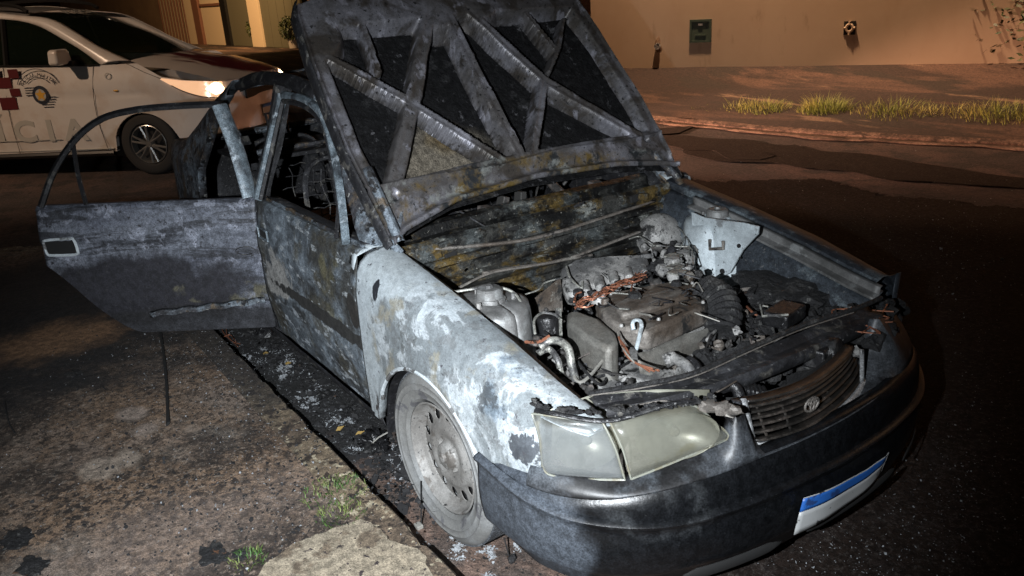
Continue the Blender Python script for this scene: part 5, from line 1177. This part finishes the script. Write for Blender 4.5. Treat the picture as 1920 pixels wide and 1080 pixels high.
# right-hand side: pipes, pump, filter
cs = cmr([P(1012, 652, z=.64), P(1028, 640, z=.655), P(1050, 640, z=.66), P(1066, 655, z=.65), P(1072, 685, z=.61), P(1080, 715, z=.56)], 8)
MB().tube(cs, .0125, 10).build('coolant_pipe', MT['hose'], bay)
MB().tube(cmr([P(1008, 662, z=.62), P(1030, 655, z=.62), P(1046, 675, z=.60), P(1052, 700, z=.56)], 8), .010, 8).build('coolant_pipe', MT['hose'], bay)
MB().tube(cmr([P(985, 641, z=.65), P(1010, 641, z=.66), P(1030, 630, z=.67)], 6), .005, 6).build('copper_lead', MT['copper'], bay)
m = MB(); m.lathe([(0, .03), (.034, .03), (.038, .02), (.038, -.04), (.03, -.08)], P(1026, 608, z=.63), (0, 0, 1), 24); m.build('oil_reservoir', MT['char_gloss'], bay)
MB().tube(cmr([P(1003, 625, z=.65), P(1002, 600, z=.665), P(1016, 587, z=.67), P(1040, 590, z=.665), P(1052, 600, z=.66)], 6), .0045, 6).build('clamp', MT['hose'], bay)
MB().box(P(1048, 605, z=.63), (.014, .014, .10)).build('bracket', MT['hose'], bay, False)
panelP([(1003, 560, -.16), (1052, 520, -.16), (1056, 585, -.16), (1008, 612, -.16)], 'cover', 'heat_plate', .006)
m = MB()
for k in range(70):
    px = rnd.uniform(1010, 1160); py = rnd.uniform(650, 735); m.box(P(px, py, z=rnd.uniform(.36, .52)), (rnd.uniform(.02, .07), rnd.uniform(.01, .04), rnd.uniform(.01, .06)), Matrix.Rotation(rnd.uniform(0, 3), 3, 'Z') @ Matrix.Rotation(rnd.uniform(-.8, .8), 3, 'X'))
m.build('accessory_fittings', MT['alloy'], bay, False, bevel=.003)
m = MB(); m.lathe([(.0, .03), (.02, .03), (.05, .024), (.055, .0), (.055, -.04)], P(1050, 700, z=.50), (.3, -1, .2), 28); m.build('alternator_pulley', MT['alloy'], bay)
for k in range(16):
    MB().tube(cmr([P(rnd.uniform(1040, 1180), rnd.uniform(640, 720), z=rnd.uniform(.48, .6)) for _ in range(3)], 7), rnd.choice([.002, .003, .005]), 5).build('loose_wire', MT[rnd.choice(['wire', 'soot', 'char', 'seat'])], bay)
for k in range(22):
    px, py = rnd.uniform(1120, 1330), rnd.uniform(515, 600)
    MB().tube(cmr([P(px, py, z=.69), P(px+rnd.uniform(-20, 20), py+rnd.uniform(-9, 9), z=.705), P(px+rnd.uniform(-35, 35), py+rnd.uniform(-12, 12), z=.69)], 6), rnd.choice([.0012, .002, .003]), 4).build('loose_wire', MT[rnd.choice(['wire', 'soot', 'soot'])], bay)
rr3 = random.Random(11)
for (x0, y0, x1, y1, z0, z1, n_) in ((1000, 560, 1110, 640, .50, .62, 30), (1040, 640, 1180, 730, .44, .58, 46), (1180, 640, 1330, 710, .48, .53, 20), (1200, 450, 1310, 540, .58, .70, 34), (1075, 548, 1215, 575, .66, .68, 10), (1300, 520, 1420, 660, .54, .64, 40)):
    for k in range(n_):
        px, py = rr3.uniform(x0, x1), rr3.uniform(y0, y1); z = rr3.uniform(z0, z1); r_ = rr3.uniform(.006, .017); q = rr3.random(); m = MB(); rt = Matrix.Rotation(rr3.uniform(0, 3), 3, 'Z') @ Matrix.Rotation(rr3.uniform(-.9, .9), 3, 'X')
        if q < .35: m.blob(P(px, py, z=z), r_, k+700, .7, 2.5, 2)
        elif q < .6: m.box(P(px, py, z=z), (r_*3, r_*1.6, r_), rt)
        elif q < .8: m.lathe([(0, r_), (r_*.8, r_), (r_, r_*.6), (r_*1.1, -r_)], P(px, py, z=z), rt @ Vector((0, 0, 1)), 10)
        else: m.tube(cmr([P(px, py, z=z), P(px+rr3.uniform(-30, 30), py+rr3.uniform(-20, 20), z=z+.01), P(px+rr3.uniform(-45, 45), py+rr3.uniform(-25, 25), z=z)], 5), r_*.35, 6)
        m.build(('charred_lump', 'charred_fitting', 'burnt_bolt', 'burnt_hose')[0 if q < .35 else 1 if q < .6 else 2 if q < .8 else 3], MT[rr3.choice(['char', 'char', 'soot', 'alloy', 'seat', 'cover'])], bay, q >= .6)
for k in range(60):
    px = rr3.uniform(1120, 1560); py = 655-(px-1120)*.16+rr3.uniform(-50, 45); MB().blob(P(px, py, z=rr3.uniform(.44, .52)), rr3.uniform(.02, .045), k+900, .8, 2.5, 2, (1, 1, .7)).build('charred_lump', MT['char'], bay)
# exhaust outlet, hoses near the front beam
MB().tube(cmr([P(1246, 678, z=.57), P(1262, 672, z=.58), P(1285, 684, z=.575), P(1300, 705, z=.55)], 7), [.022]*8+[.017]*20, 12).build('thermostat_housing', MT['alloy'], bay)
MB().tube(cmr([P(1290, 672, z=.58), P(1306, 684, z=.57), P(1310, 700, z=.55)], 7), .012, 8).build('hose', MT['char_gloss'], bay)
m = MB()
for k in range(60):
    t = rnd.random(); m.blob(P(1310+300*t, 668-100*t+rnd.uniform(-18, 14), z=.54), rnd.uniform(.012, .032), k+200, .6, 2.5, 2)
m.build('charred_debris', MT['char'], bay)

# front structure: slam panel and fan shroud -------------------------
def beam(px_list, z, r_, mat, name, par=None, flat=.6, n=8): return MB().tube(cmr([P(a, b, z=z if len(c_) < 1 else c_[0]) for a, b, *c_ in px_list], 10), r_, n, flat=flat).build(name, MT[mat], par or car)
fr = bpy.data.objects.new('front_panel', None); COL.objects.link(fr); fr.parent = car
G = []
for t in [i/50 for i in range(51)]:
    px0 = 1110+t*520; a = P(px0, 752-60*math.sin(t*1.3)-118*t*t, z=.640+.012*math.sin(PI*t)); b = a+Vector((.05, 0, -.004)); 
    G.append([a+Vector((-.03, 0, -.02)), a+Vector((-.024, 0, .004)), a, a+Vector((.012, 0, -.008+.002*noise.noise(a*30))), b, b+Vector((.006, 0, -.008)), b+Vector((.006, 0, -.035))])
m = MB(); m.grid(G); m.build('slam_panel', MT['soot'], fr, solid=.002)
beam([(1105, 738), (1200, 722), (1300, 700), (1400, 655), (1500, 612), (1600, 580), (1650, 560)], .662, .013, 'char', 'upper_beam', fr)
beam([(1105, 742), (1200, 728), (1300, 706), (1400, 662), (1500, 619), (1600, 586)], .667, .0035, 'cover', 'beam_edge', fr)
beam([(1150, 775), (1250, 748), (1330, 728), (1420, 700), (1520, 660), (1610, 615)], .60, .010, 'char_gloss', 'lower_beam', fr)
beam([(1160, 768), (1240, 752), (1290, 758), (1345, 735), (1380, 715)], .64, .004, 'cover', 'bare_strip', fr)
# burnt radiator and its melted fins
m = MB(); m.prism([P(1150, 765, z=.56), P(1340, 722, z=.56), P(1600, 610, z=.56), P(1590, 600, z=.56), P(1330, 705, z=.56), P(1140, 750, z=.56)], .28); m.build('radiator', MT['char'], fr, False, bevel=.004)
m = MB()
for k in range(90):
    t = rnd.random(); px = 1310+300*t; py = 742-125*t+rnd.uniform(-22, 30); m.blob(P(px, py, z=.55-.08*rnd.random()), rnd.uniform(.012, .034), k+300, .7, 2.6, 2, (1, 1, .8))
m.build('melted_shroud', MT['char'], fr)
# ribbed fan duct behind the grille
cs = cmr([P(1330, 742, z=.60), P(1352, 722, z=.62), P(1378, 726, z=.62), P(1388, 748, z=.59)], 10)
MB().tube(cs, .016, 10).build('hose', MT['char_gloss'], fr)
for k in range(8):
    px = 1375+k*8; MB().tube(cmr([P(px, 712+k*2, z=.60), P(px+6, 726+k*2, z=.60), P(px+4, 742+k*2, z=.57)], 5), .006, 6).build('fan_rib', MT['char_gloss'], fr)
m = MB(); m.box(P(1532, 668, z=.60), (.06, .06, .06), Matrix.Rotation(.3, 3, 'Z')); m.lathe([(.0, .03), (.04, .03), (.045, .0), (.045, -.04)], P(1556, 660, z=.60), (1, .3, .3), 20); m.build('horn', MT['char_gloss'], fr, True, bevel=.006)
for k, (px, py) in enumerate(((1570, 675), (1460, 640), (1605, 660), (1560, 610), (1620, 590), (1590, 585))):
    MB().blob(P(px, py, z=.60), .010+.004*(k % 3), k, .6, 2, 2).build('ash_flake', MT['plate' if k < 1 else 'alloy'], fr)
# melted lamp remains on the far side
m = MB()
for k in range(46):
    px = rnd.uniform(1585, 1690); py = rnd.uniform(555, 640); m.blob(P(px, py, z=rnd.uniform(.53, .60)), rnd.uniform(.014, .035), k+400, .7, 2.6, 2)
m.build('melted_lamp', MT['char'], fr)
for k in range(9): MB().tube(cmr([P(rnd.uniform(1560, 1680), rnd.uniform(570, 630), z=.63) for _ in range(3)], 5), .0022, 4).build('copper_strand', MT['copper'], fr)

# bumper and front fascia --------------------------------------------
half = [(.285, -.825), (.40, -.825), (.52, -.812), (.65, -.755), (.76, -.64), (.83, -.48), (.872, -.25), (.885, 0)]
farh = [(.872, .22), (.835, .40), (.77, .555), (.68, .67), (.55, .76), (.40, .80), (.285, .81)]
BC = cmr([(x, y, 0) for x, y in half+farh], 10)
NB = len(BC)
def outw(i):
    t = BC[min(i+1, NB-1)]-BC[max(i-1, 0)]; return Vector((-t.y, t.x, 0)).normalized()*-1
def arcpos(i): return i/(NB-1)
G = []
def ztop(i):  # height of the bumper's upper lip: dips along the front
    y = BC[i].y; return interp([(-.83, .452), (-.70, .462), (-.5, .486), (-.3, .500), (0, .505), (.4, .50), (.8, .47)], y) if BC[i].x > .45 else interp([(.285, .445), (.45, .452)], BC[i].x)
def zstrip(i):
    return interp([(.285, .436), (.40, .425), (.52, .408), (.66, .394), (.80, .382), (.89, .388)], BC[i].x)
for i in range(NB):
    p = BC[i]; o_ = outw(i)
    if o_.dot(Vector((.4, 0, 0))-p) > 0: o_ = -o_
    zt = ztop(i); zs = zstrip(i); n_ = lambda z: .003*noise.noise((p.x*7, p.y*7, z*9))
    lo = interp([(.285, .20), (.5, .175), (.9, .165)], p.x); fr_ = sm(.60, .84, p.x)
    row = []
    for (off, z) in [(-.05, zt+.004), (-.032, zt+.003), (-.022, zt-.006), (-.012, zt-.02), (-.004, (zt+zs)/2), (-.002, zs+.012), (.010, zs+.008), (.016, zs+.002), (.014, zs-.006), (.006, zs-.012), (.004, zs-.03), (.008, .34), (.006, .30), (.0, .26), (-.006, .235), (-.012, .222), (-.020, .215), (-.03, lo+.01), (-.05, lo)]:
        row.append(p+o_*(off+n_(z))+Vector((0, 0, z)))
    G.append(row)
m = MB(); m.grid(G); bp = m.build('front_bumper', MT['bumper'], car, solid=.003, autos=50); bp['label'] = 'sooty black front bumper'
# lower intake slots
m = MB()
for i0, i1 in ((46, 60), (64, 84), (88, 100)):
    Gs = []
    for i in range(i0, i1+1):
        p = BC[i]; o_ = outw(i); o_ = -o_ if o_.dot(Vector((.4, 0, 0))-p) > 0 else o_; e = .010*sm(0, 2, min(i-i0, i1-i)); Gs.append([p+o_*(.0035)+Vector((0, 0, .208-e)), p+o_*.0045+Vector((0, 0, .212)), p+o_*.0065+Vector((0, 0, .222+e*1.2))])
    m.grid(Gs)
m.build('intake_slot', MT['black'], bp, solid=.003)
# fascia band between bumper lip and lamps / grille
HC = cmr([(x, y, 0) for x, y in [(.50, -.793), (.53, -.788), (.60, -.752), (.68, -.678), (.735, -.56), (.775, -.43), (.80, -.31), (.815, -.15), (.815, 0), (.79, .16), (.75, .30), (.70, .45), (.63, .58), (.55, .66), (.45, .72)]], 10)
NH = len(HC); lz = lambda y: interp([(-.79, .495), (-.70, .478), (-.63, .488), (-.50, .512), (-.40, .530), (-.34, .60)], y)
def fz(y): return interp([(-.79, .500), (-.66, .486), (-.50, .508), (-.40, .528), (-.385, .56), (-.36, .640), (-.335, .635), (-.31, .54), (-.28, .495), (0, .480), (.25, .50), (.32, .56), (.36, .65), (.5, .60), (.7, .60)], y)
def ztopy(y): return interp([(-.83, .452), (-.70, .462), (-.5, .486), (-.3, .500), (0, .505), (.4, .50), (.8, .47)], y)
G = []
for i, p in enumerate(HC):
    o_ = Vector((p.x-.3, p.y*1.0, 0)).normalized(); zt = fz(p.y); zb = ztopy(p.y)-.006
    q = BC[min(range(NB), key=lambda k: (Vector((BC[k].x, BC[k].y))-Vector((p.x, p.y))).length)]
    a = Vector((p.x, p.y, zt)); b = Vector((q.x, q.y, 0)).lerp(Vector((p.x, p.y, 0)), .30)+Vector((0, 0, zb))
    row = [a-o_*.03, a-o_*.006+Vector((0, 0, .002)), a]
    for k in range(1, 8): t = k/7; c_ = a.lerp(b, t)+o_*.012*math.sin(PI*t*.8); row.append(c_)
    G.append(row)
m = MB(); m.grid(G); m.build('fascia', MT['fascia'], car, solid=.003, autos=50)
# lamps on the right: turn lamp and headlamp
def lens(poly_bot, poly_top, mat, name, par, bulge=.018, n=24, edge='lens_edge'):
    bot = cmr([(x, y, z) for x, y, z in poly_bot], 8); top_ = cmr([(x, y, z) for x, y, z in poly_top], 8)
    bot = resample(bot, n); top_ = resample(top_, n); G = []
    cen = sum(bot, Vector())/n
    for j in range(13):
        v = j/12; row = []
        for i in range(n):
            u = i/(n-1); p = bot[i].lerp(top_[i], v); o_ = Vector((p.x-.25, p.y*.9, .06)).normalized(); e = min(1, min(u, 1-u)*7)**.5*min(1, min(v, 1-v)*6)**.5
            row.append(p+o_*bulge*e*(1 if e > 0 else 0)-Vector((.07, 0, 0))*max(0, v-.5)**1.5)
        G.append(row)
    m = MB(); m.grid(G); o = m.build(name, mat, par, solid=.004, off=-1, autos=60)
    ring = [G[0][i] for i in range(n)]+[G[j][n-1] for j in range(1, 13)]+[G[12][i] for i in range(n-2, -1, -1)]+[G[j][0] for j in range(11, -1, -1)]
    MB().tube([p+Vector((.001, -.001, 0)) for p in ring], .0032, 6).build('lens_rim', MT[edge], o)
    return o
tl_ = bpy.data.objects.new('headlamp', None); COL.objects.link(tl_); tl_.parent = car; tl_['label'] = 'clouded right headlamp pair'
lens([(.540, -.786, .512), (.565, -.778, .493), (.64, -.715, .492), (.702, -.650, .494)], [(.533, -.787, .650), (.57, -.775, .657), (.62, -.738, .655), (.678, -.678, .648)], MT['lens_turn'], 'turn_lamp', tl_, .016)
lens([(.712, -.638, .496), (.745, -.55, .516), (.778, -.45, .538), (.798, -.385, .553)], [(.690, -.664, .648), (.745, -.53, .668), (.775, -.46, .655), (.800, -.382, .572)], MT['lens'], 'main_lamp', tl_, .020)
MB().tube(cmr([(.52, -.786, .663), (.58, -.77, .672), (.68, -.68, .662), (.745, -.53, .683), (.775, -.45, .668), (.80, -.375, .60), (.79, -.36, .56)], 8), [.006]*49, 8, flat=.6).build('lamp_gasket', MT['char_gloss'], tl_)
m = MB()
for k in range(90):
    t = rnd.random(); m.blob((.50+.28*t, -.775+.36*t*t, .670+rnd.uniform(-.004, .012)), rnd.uniform(.003, .008), k+500, .6, 2.4, 2, (1.6, 1, .7))
m.build('melted_gasket', MT['char'], tl_)
for (cx, cy, cz, rw, nm) in ((.575, -.675, .57, .085, 'turn_reflector'), (.70, -.49, .58, .11, 'main_reflector')):
    m = MB(); ax = Vector((.85, -.42, .08)).normalized(); sdv = ax.cross(Vector((0, 0, 1))).normalized(); G = []
    for i in range(9):
        r_ = i/8; G.append([Vector((cx, cy, cz))+ax*(.055*r_*r_)+sdv*(math.cos(2*PI*k/28)*r_*rw)+Vector((0, 0, math.sin(2*PI*k/28)*r_*.068)) for k in range(29)])
    m.grid(G); rf = m.build(nm, MT['reflector'], tl_); MB().lathe([(0, .03), (.012, .028), (.014, .0)], (cx, cy, cz), ax, 12).build('bulb', MT['lens_edge'], rf)
m = MB(); m.prism([(.52, -.74, .50), (.66, -.63, .50), (.72, -.45, .52), (.72, -.37, .54), (.60, -.38, .54), (.5, -.6, .50)], .02); m.build('lamp_housing', MT['cover'], tl_, False)
MB().grid([[(.52, -.755, z), (.53, -.60, z), (.62, -.46, z), (.71, -.36, z)] for z in (.50, .58, .65)]).build('lamp_back', MT['reflector'], tl_, solid=.002)
# grille
gb = pz([(1402, 830), (1425, 832), (1470, 822), (1520, 802), (1565, 770), (1600, 733), (1617, 700)], .495)
gt = pz([(1384, 770), (1420, 757), (1465, 735), (1510, 712), (1550, 690), (1590, 668), (1618, 652)], .640)
gt = [Vector((b.x*.985+.0, b.y+(t_.y-b.y)*.35, .635)) for b, t_ in zip(gb, gt)]
gr = bpy.data.objects.new('grille', None); COL.objects.link(gr); gr.parent = car; gr['label'] = 'sooty slatted front grille'
gB = resample(cmr(gb, 8), 60); gT = resample(cmr(gt, 8), 60)
m = MB()
for k in range(7):
    v = .07+.14*k; c_ = [a.lerp(b, v)-Vector((.020*math.sin(PI*v), 0, 0)) for a, b in zip(gB, gT)]
    if k > 4: c_ = c_[4:-6]
    m.grid([[p+Vector((-.02, 0, .002)) for p in c_], [p+Vector((.010, 0, .000)) for p in c_], [p+Vector((.014, 0, .0035)) for p in c_], [p+Vector((.010, 0, .0065)) for p in c_], [p+Vector((-.02, 0, .004)) for p in c_]])
m.build('slat', MT['grille'], gr, solid=.0015)
m = MB(); m.grid([[a.lerp(b, v)-Vector((.045, 0, 0)) for a, b in zip(gB, gT)] for v in [i/8 for i in range(8)]]); m.build('backing', MT['black'], gr)
for u in (.2, .35, .65, .8):
    i = int(u*59); m = MB(); m.tube([gB[i].lerp(gT[i], .05)+Vector((-.01, 0, 0)), gB[i].lerp(gT[i], .75)+Vector((-.025, 0, 0))], .004, 5)
    m.build('slat_support', MT['grille'], gr)
m = MB(); ring = [gT[0].lerp(gB[0], v) for v in [i/6 for i in range(6)]]+gB; m.tube([p+Vector((.014, 0, -.002)) for p in cmr(ring, 3)], .0125, 8, flat=.8)
m.build('grille_surround', MT['chrome'], gr)
MB().grid([[P(1620-j*4, 655+12*i, z=.62-.022*i) for j in range(3)] for i in range(6)]).build('chrome_end', MT['chrome'], gr, solid=.003)
i = 27; c_ = gB[i].lerp(gT[i], .55)+Vector((.012, 0, 0)); m = MB()
m.tube([c_+Vector((0, math.cos(a)*.028, math.sin(a)*.019)) for a in [2*PI*k/24 for k in range(25)]], .0035, 6)
m.tube([c_+Vector((.002, math.cos(a)*.008, math.sin(a)*.017)) for a in [2*PI*k/20 for k in range(21)]], .003, 6)
m.tube([c_+Vector((.002, math.cos(a)*.018, .008+math.sin(a)*.007)) for a in [2*PI*k/20 for k in range(21)]], .003, 6)
m.build('badge', MT['cover'], gr)
# hood latch lump above lamp
for k, (px, py) in enumerate(((1352, 764), (1330, 762), (1372, 768))): MB().blob(P(px, py, z=.665), .02, k+3, .7, 2.4, 2, (1.3, 1.3, .6)).build('latch_remains', MT['cover'], gr)
# bent number plate: blue band over white, no characters readable
pl = bpy.data.objects.new('number_plate', None); COL.objects.link(pl); pl.parent = car; pl['label'] = 'bent white number plate with blue upper band'
PC = (P(1488, 1003, x=.898), P(1650, 884, x=.878), P(1506, 934, x=.900), P(1656, 846, x=.880))
def plg(v0, v1, off):
    G = []
    for j in range(5):
        v = v0+(v1-v0)*j/4; row = []
        for i in range(25):
            u = i/24; a_ = PC[0].lerp(PC[1], u); b_ = PC[2].lerp(PC[3], u); p_ = a_.lerp(b_, v); row.append((p_.x+off+.026*4*u*(1-u)+.004*math.sin(u*9)+.014*sm(.78, 1, u)*v, p_.y, p_.z+.004*math.sin(u*7)))
        G.append(row)
    return G
m = MB(); m.grid(plg(0, .62, 0)); m.build('plate_face', MT['plate'], pl, solid=.002)
m = MB(); m.grid(plg(.62, .98, .0005)); m.build('plate_band', MT['plate_blue'], pl, solid=.002)
m = MB(); g_ = plg(0, 1, .0012); m.tube([Vector(p) for p in g_[4]], .0016, 5); m.tube([Vector(r_[24]) for r_ in g_], .0016, 5); m.build('plate_edge', MT['plate'], pl)
# ================================================================= DEBRIS
MT['flake'] = M('pale_ash_flakes', (.25, .265, .28), .8)
MT['flake_d'] = M('black_ash_flakes', (.012, .012, .013), .8)
MT['leafdry'] = M('yellow_dry_leaf', (.30, .20, .06), .7)
def shards(name, label, cat, mat, spots, smin_, smax_, z, per):
    m = MB()
    for (px, py, sx, sy) in spots:
        for _ in range(per):
            p = P(px+rnd.gauss(0, sx), py+rnd.gauss(0, sy), z=z)
            if z < .1 and p.y < -.93: continue
            s_ = rnd.uniform(smin_, smax_)*(1 if rnd.random() < .85 else 1.8); rot = Matrix.Rotation(rnd.uniform(0, PI), 3, 'Z') @ Matrix.Rotation(rnd.uniform(-.7, .7), 3, 'X') @ Matrix.Rotation(rnd.uniform(-.7, .7), 3, 'Y')
            n = rnd.choice((3, 4, 5)); m.prism([p+Vector((0, 0, s_*.3))+rot @ Vector((math.cos(2*PI*k/n)*s_*rnd.uniform(.6, 1.2), math.sin(2*PI*k/n)*s_*rnd.uniform(.4, 1), 0)) for k in range(n)], s_*.25)
    o = m.build(name, mat, None, smooth=False); tag(o, label, cat, kind='stuff'); return o
shards('ash_flakes', 'pale ash flakes scattered along the gutter beside the car', 'ash', MT['flake'],
       [(x_+rnd.gauss(0, a_), y_+rnd.gauss(0, b_), rnd.uniform(2, 9), rnd.uniform(1.5, 6)) for x_, y_, a_, b_, n_ in ((540, 695, 14, 9, 12), (590, 745, 14, 10, 9), (640, 700, 22, 12, 6), (655, 785, 16, 8, 7), (745, 880, 12, 12, 10), (700, 845, 20, 8, 6), (480, 660, 26, 10, 5), (850, 1030, 50, 22, 9), (900, 1050, 40, 14, 6), (575, 650, 26, 10, 5)) for _q in range(n_)]+[(640, 760, 60, 60)]*2, .0012, .0050, .013, 46)
shards('charcoal_bits', 'black charred crumbs filling the gutter beside the car', 'charcoal', MT['flake_d'],
       [(520, 660, 40, 20), (600, 740, 40, 28), (680, 810, 36, 26), (740, 870, 30, 26), (640, 690, 40, 20), (760, 900, 20, 40)], .003, .020, .013, 150)
shards('ash_specks', 'fine pale ash specks on the pavement near the open door', 'ash', MT['flake'],
       [(330, 660, 70, 26), (400, 700, 60, 40), (300, 700, 120, 60), (500, 780, 80, 60), (250, 850, 160, 90), (480, 900, 160, 90), (600, 900, 120, 80)], .0012, .0032, .131, 170)
shards('charred_specks', 'black charred specks scattered over the pavement', 'charcoal', MT['flake_d'],
       [(350, 900, 190, 110), (560, 860, 110, 90), (250, 760, 160, 90), (500, 960, 160, 70)], .002, .006, .131, 420)
shards('road_grit', 'pale grit specks sprinkled over the dark road right of the car', 'grit', MT['flake'],
       [(1800, 600, 90, 110), (1850, 850, 80, 110), (1720, 480, 110, 60), (1500, 380, 160, 30), (1780, 960, 110, 70), (1600, 1040, 120, 30), (1850, 450, 60, 40)], .0012, .0030, .014, 210)
shards('road_crumbs', 'larger crumbs of gravel on the road beyond the car', 'gravel', MT['flake'],
       [(1650, 320, 200, 40), (1500, 280, 160, 30), (1800, 420, 120, 60), (1830, 500, 30, 20)], .003, .007, .014, 22)
for k_, (px, py, r_) in enumerate(((560, 690, .030), (612, 742, .036), (655, 775, .030), (690, 800, .028), (585, 715, .02), (640, 720, .026), (520, 650, .028), (670, 760, .022), (720, 870, .02), (470, 625, .03))):
    tag(MB().blob(P(px, py, z=.016), r_, k_+40, 1.0, 2.4, 3, (1.3, 1, .45)).build('charred_chunk', MT['char']), ('charred chunk fifth from the kerb corner in the gutter, beneath the front door', 'largest charred chunk in the gutter, mid way along the front door', 'charred chunk in the gutter near the two yellow leaf scraps', 'charred chunk just behind the crumpled melted plastic', 'small charred chunk between the two biggest in the gutter', 'charred chunk closest to the sill under the front door', 'charred chunk in the gutter below the rear edge of the front door', 'small charred chunk right of the ochre leaf scrap', 'small charred chunk by the kerb in front of the melted plastic', 'charred chunk farthest back in the gutter under the open door')[k_].replace('fifth from the kerb corner in the gutter, ', 'lying hard against the kerb '), 'debris', 'charred chunks in the gutter')
def gz(px, py, z=.018): return P(px, py, z=z)
t = thing('melted_plastic', 'crumpled melted black plastic beside the front wheel', 'debris', gz(705, 835)); b = gz(705, 835)
m = MB(); m.blob((0, 0, .012), .045, 5, .9, 2.2, 4, (1.5, 1, .6)); m.blob((-.06, .03, .01), .03, 6, .9, 2.2, 3, (1.6, .8, .5)); m.build('melted_lump', MT['char_gloss'], t)
MB().grid([[gz(672, 838, .03)-b, gz(700, 850, .02)-b, gz(728, 842, .03)-b], [gz(690, 828, .05)-b, gz(705, 836, .045)-b, gz(722, 826, .05)-b]]).build('curled_sheet', MT['char_gloss'], t, solid=.002)
MB().tube([gz(694, 834, .04)-b, gz(710, 820, .07)-b, gz(728, 810, .085)-b], .003, 5).build('grey_rod', MT['wire'], t)
for k, (px, py, lab) in enumerate(((540, 681, 'yellow dry leaf on the soot nearest the open door'), (638, 803, 'yellow leaf scrap by the kerb behind the melted plastic'), (675, 812, 'ochre leaf scrap touching the melted black plastic'), (498, 662, 'curled brown leaf at the far end of the gutter'))):
    b = gz(px, py, .022); m = MB(); a = rnd.uniform(0, PI); u_ = Vector((math.cos(a), math.sin(a), .2))*.02; v_ = Vector((-math.sin(a), math.cos(a), .25))*.010
    m.add([b-u_, b+v_*.9-u_*.3+Vector((0, 0, .004)), b+v_*.6+u_*.5, b+u_, b-v_*.7+u_*.4+Vector((0, 0, .005)), b-v_-u_*.3], [(0, 1, 2, 3, 4, 5)]); tag(m.build('dry_leaf', MT['leafdry'], None, False, solid=.001), lab, 'leaf', 'dry leaves in the gutter')
for k, pts in enumerate((((415, 612), (420, 625), (436, 640), (450, 645)), ((418, 632), (432, 628), (442, 640)), ((424, 614), (427, 630), (446, 650)))):
    lab = ('bright copper wire strand curling in the gutter beneath the open door', 'short copper wire strand crossing the others beneath the open door', 'thin copper wire strand running lengthwise beneath the open door')[k]
    tag(MB().tube(cmr([gz(a, b, .03) for a, b in pts], 6), .0022, 5).build('copper_wire', MT['copper']), lab, 'wire', 'copper wires in the gutter')
b = gz(497, 628, .015); t = thing('round_cap', 'round sooty cap lying against the sill below the door hinge', 'cap', b)
MB().lathe([(0, .022), (.030, .021), (.042, .012), (.045, -.002)], (0, 0, .004), (.5, -.5, .6), 28).build('shell', MT['char_gloss'], t)
MB().lathe([(.018, .026), (.021, .026), (.022, .018)], (0, 0, .004), (.5, -.5, .6), 24).build('rim_ring', MT['soot'], t)
tag(MB().tube(cmr([P(300, 620, z=.136), P(306, 660, z=.137), P(312, 720, z=.138), P(315, 795, z=.136)], 8), [.008, .009, .010]*8+[.012], 6, flat=.5).build('burnt_strip', MT['black']), 'long black burnt trim strip lying on the pavement', 'trim strip')
tag(MB().tube(cmr([P(8, 750, z=.133), P(16, 790, z=.134), P(28, 812, z=.133)], 6), .003, 5).build('thin_stick', MT['char']), 'thin dark twig at the left edge of the pavement', 'twig')
tag(MB().tube([gz(789, 902, .16), gz(790, 985, .02)], .0022, 5).build('black_rod', MT['black']), 'upright thin black rod beside the front wheel', 'rod')
MB().box((0, 0, 0), (.028, .022, .014)).build('grey_clip', MT['wire'], None, False, bevel=.002); o = bpy.data.objects['grey_clip']; o.location = gz(785, 986, .02); tag(o, 'small grey metal clip at the foot of the thin black rod', 'clip')
t = thing('snapped_clip', 'thin black rod with lump under the bumper corner', 'rod', gz(960, 1050, .02)); b = gz(960, 1050, .02)
MB().tube([gz(945, 1008, .08)-b, gz(955, 1045, .02)-b], .0025, 5).build('rod', MT['black'], t); MB().blob((0, 0, .004), .014, 3, .6, 2.2, 2).build('lump', MT['char'], t)
for (px, py, r_, lab) in ((400, 1037, .035, 'black ash clump at the bottom of the pavement left of the grass tuft'), (449, 1040, .020, 'small black ash clump touching the bottom grass tuft'), (30, 1010, .04, 'flat black ash clump in the lower left corner'), (140, 700, .03, 'dark ash clump far left on the pavement'), (60, 1060, .035, 'soot clump at the very bottom left of the pavement')):
    tag(MB().blob(P(px, py, z=.131), r_, int(px), .9, 2.4, 3, (1.3, 1, .22)).build('ash_clump', MT['char']), lab, 'ash', 'ash clumps on the pavement')
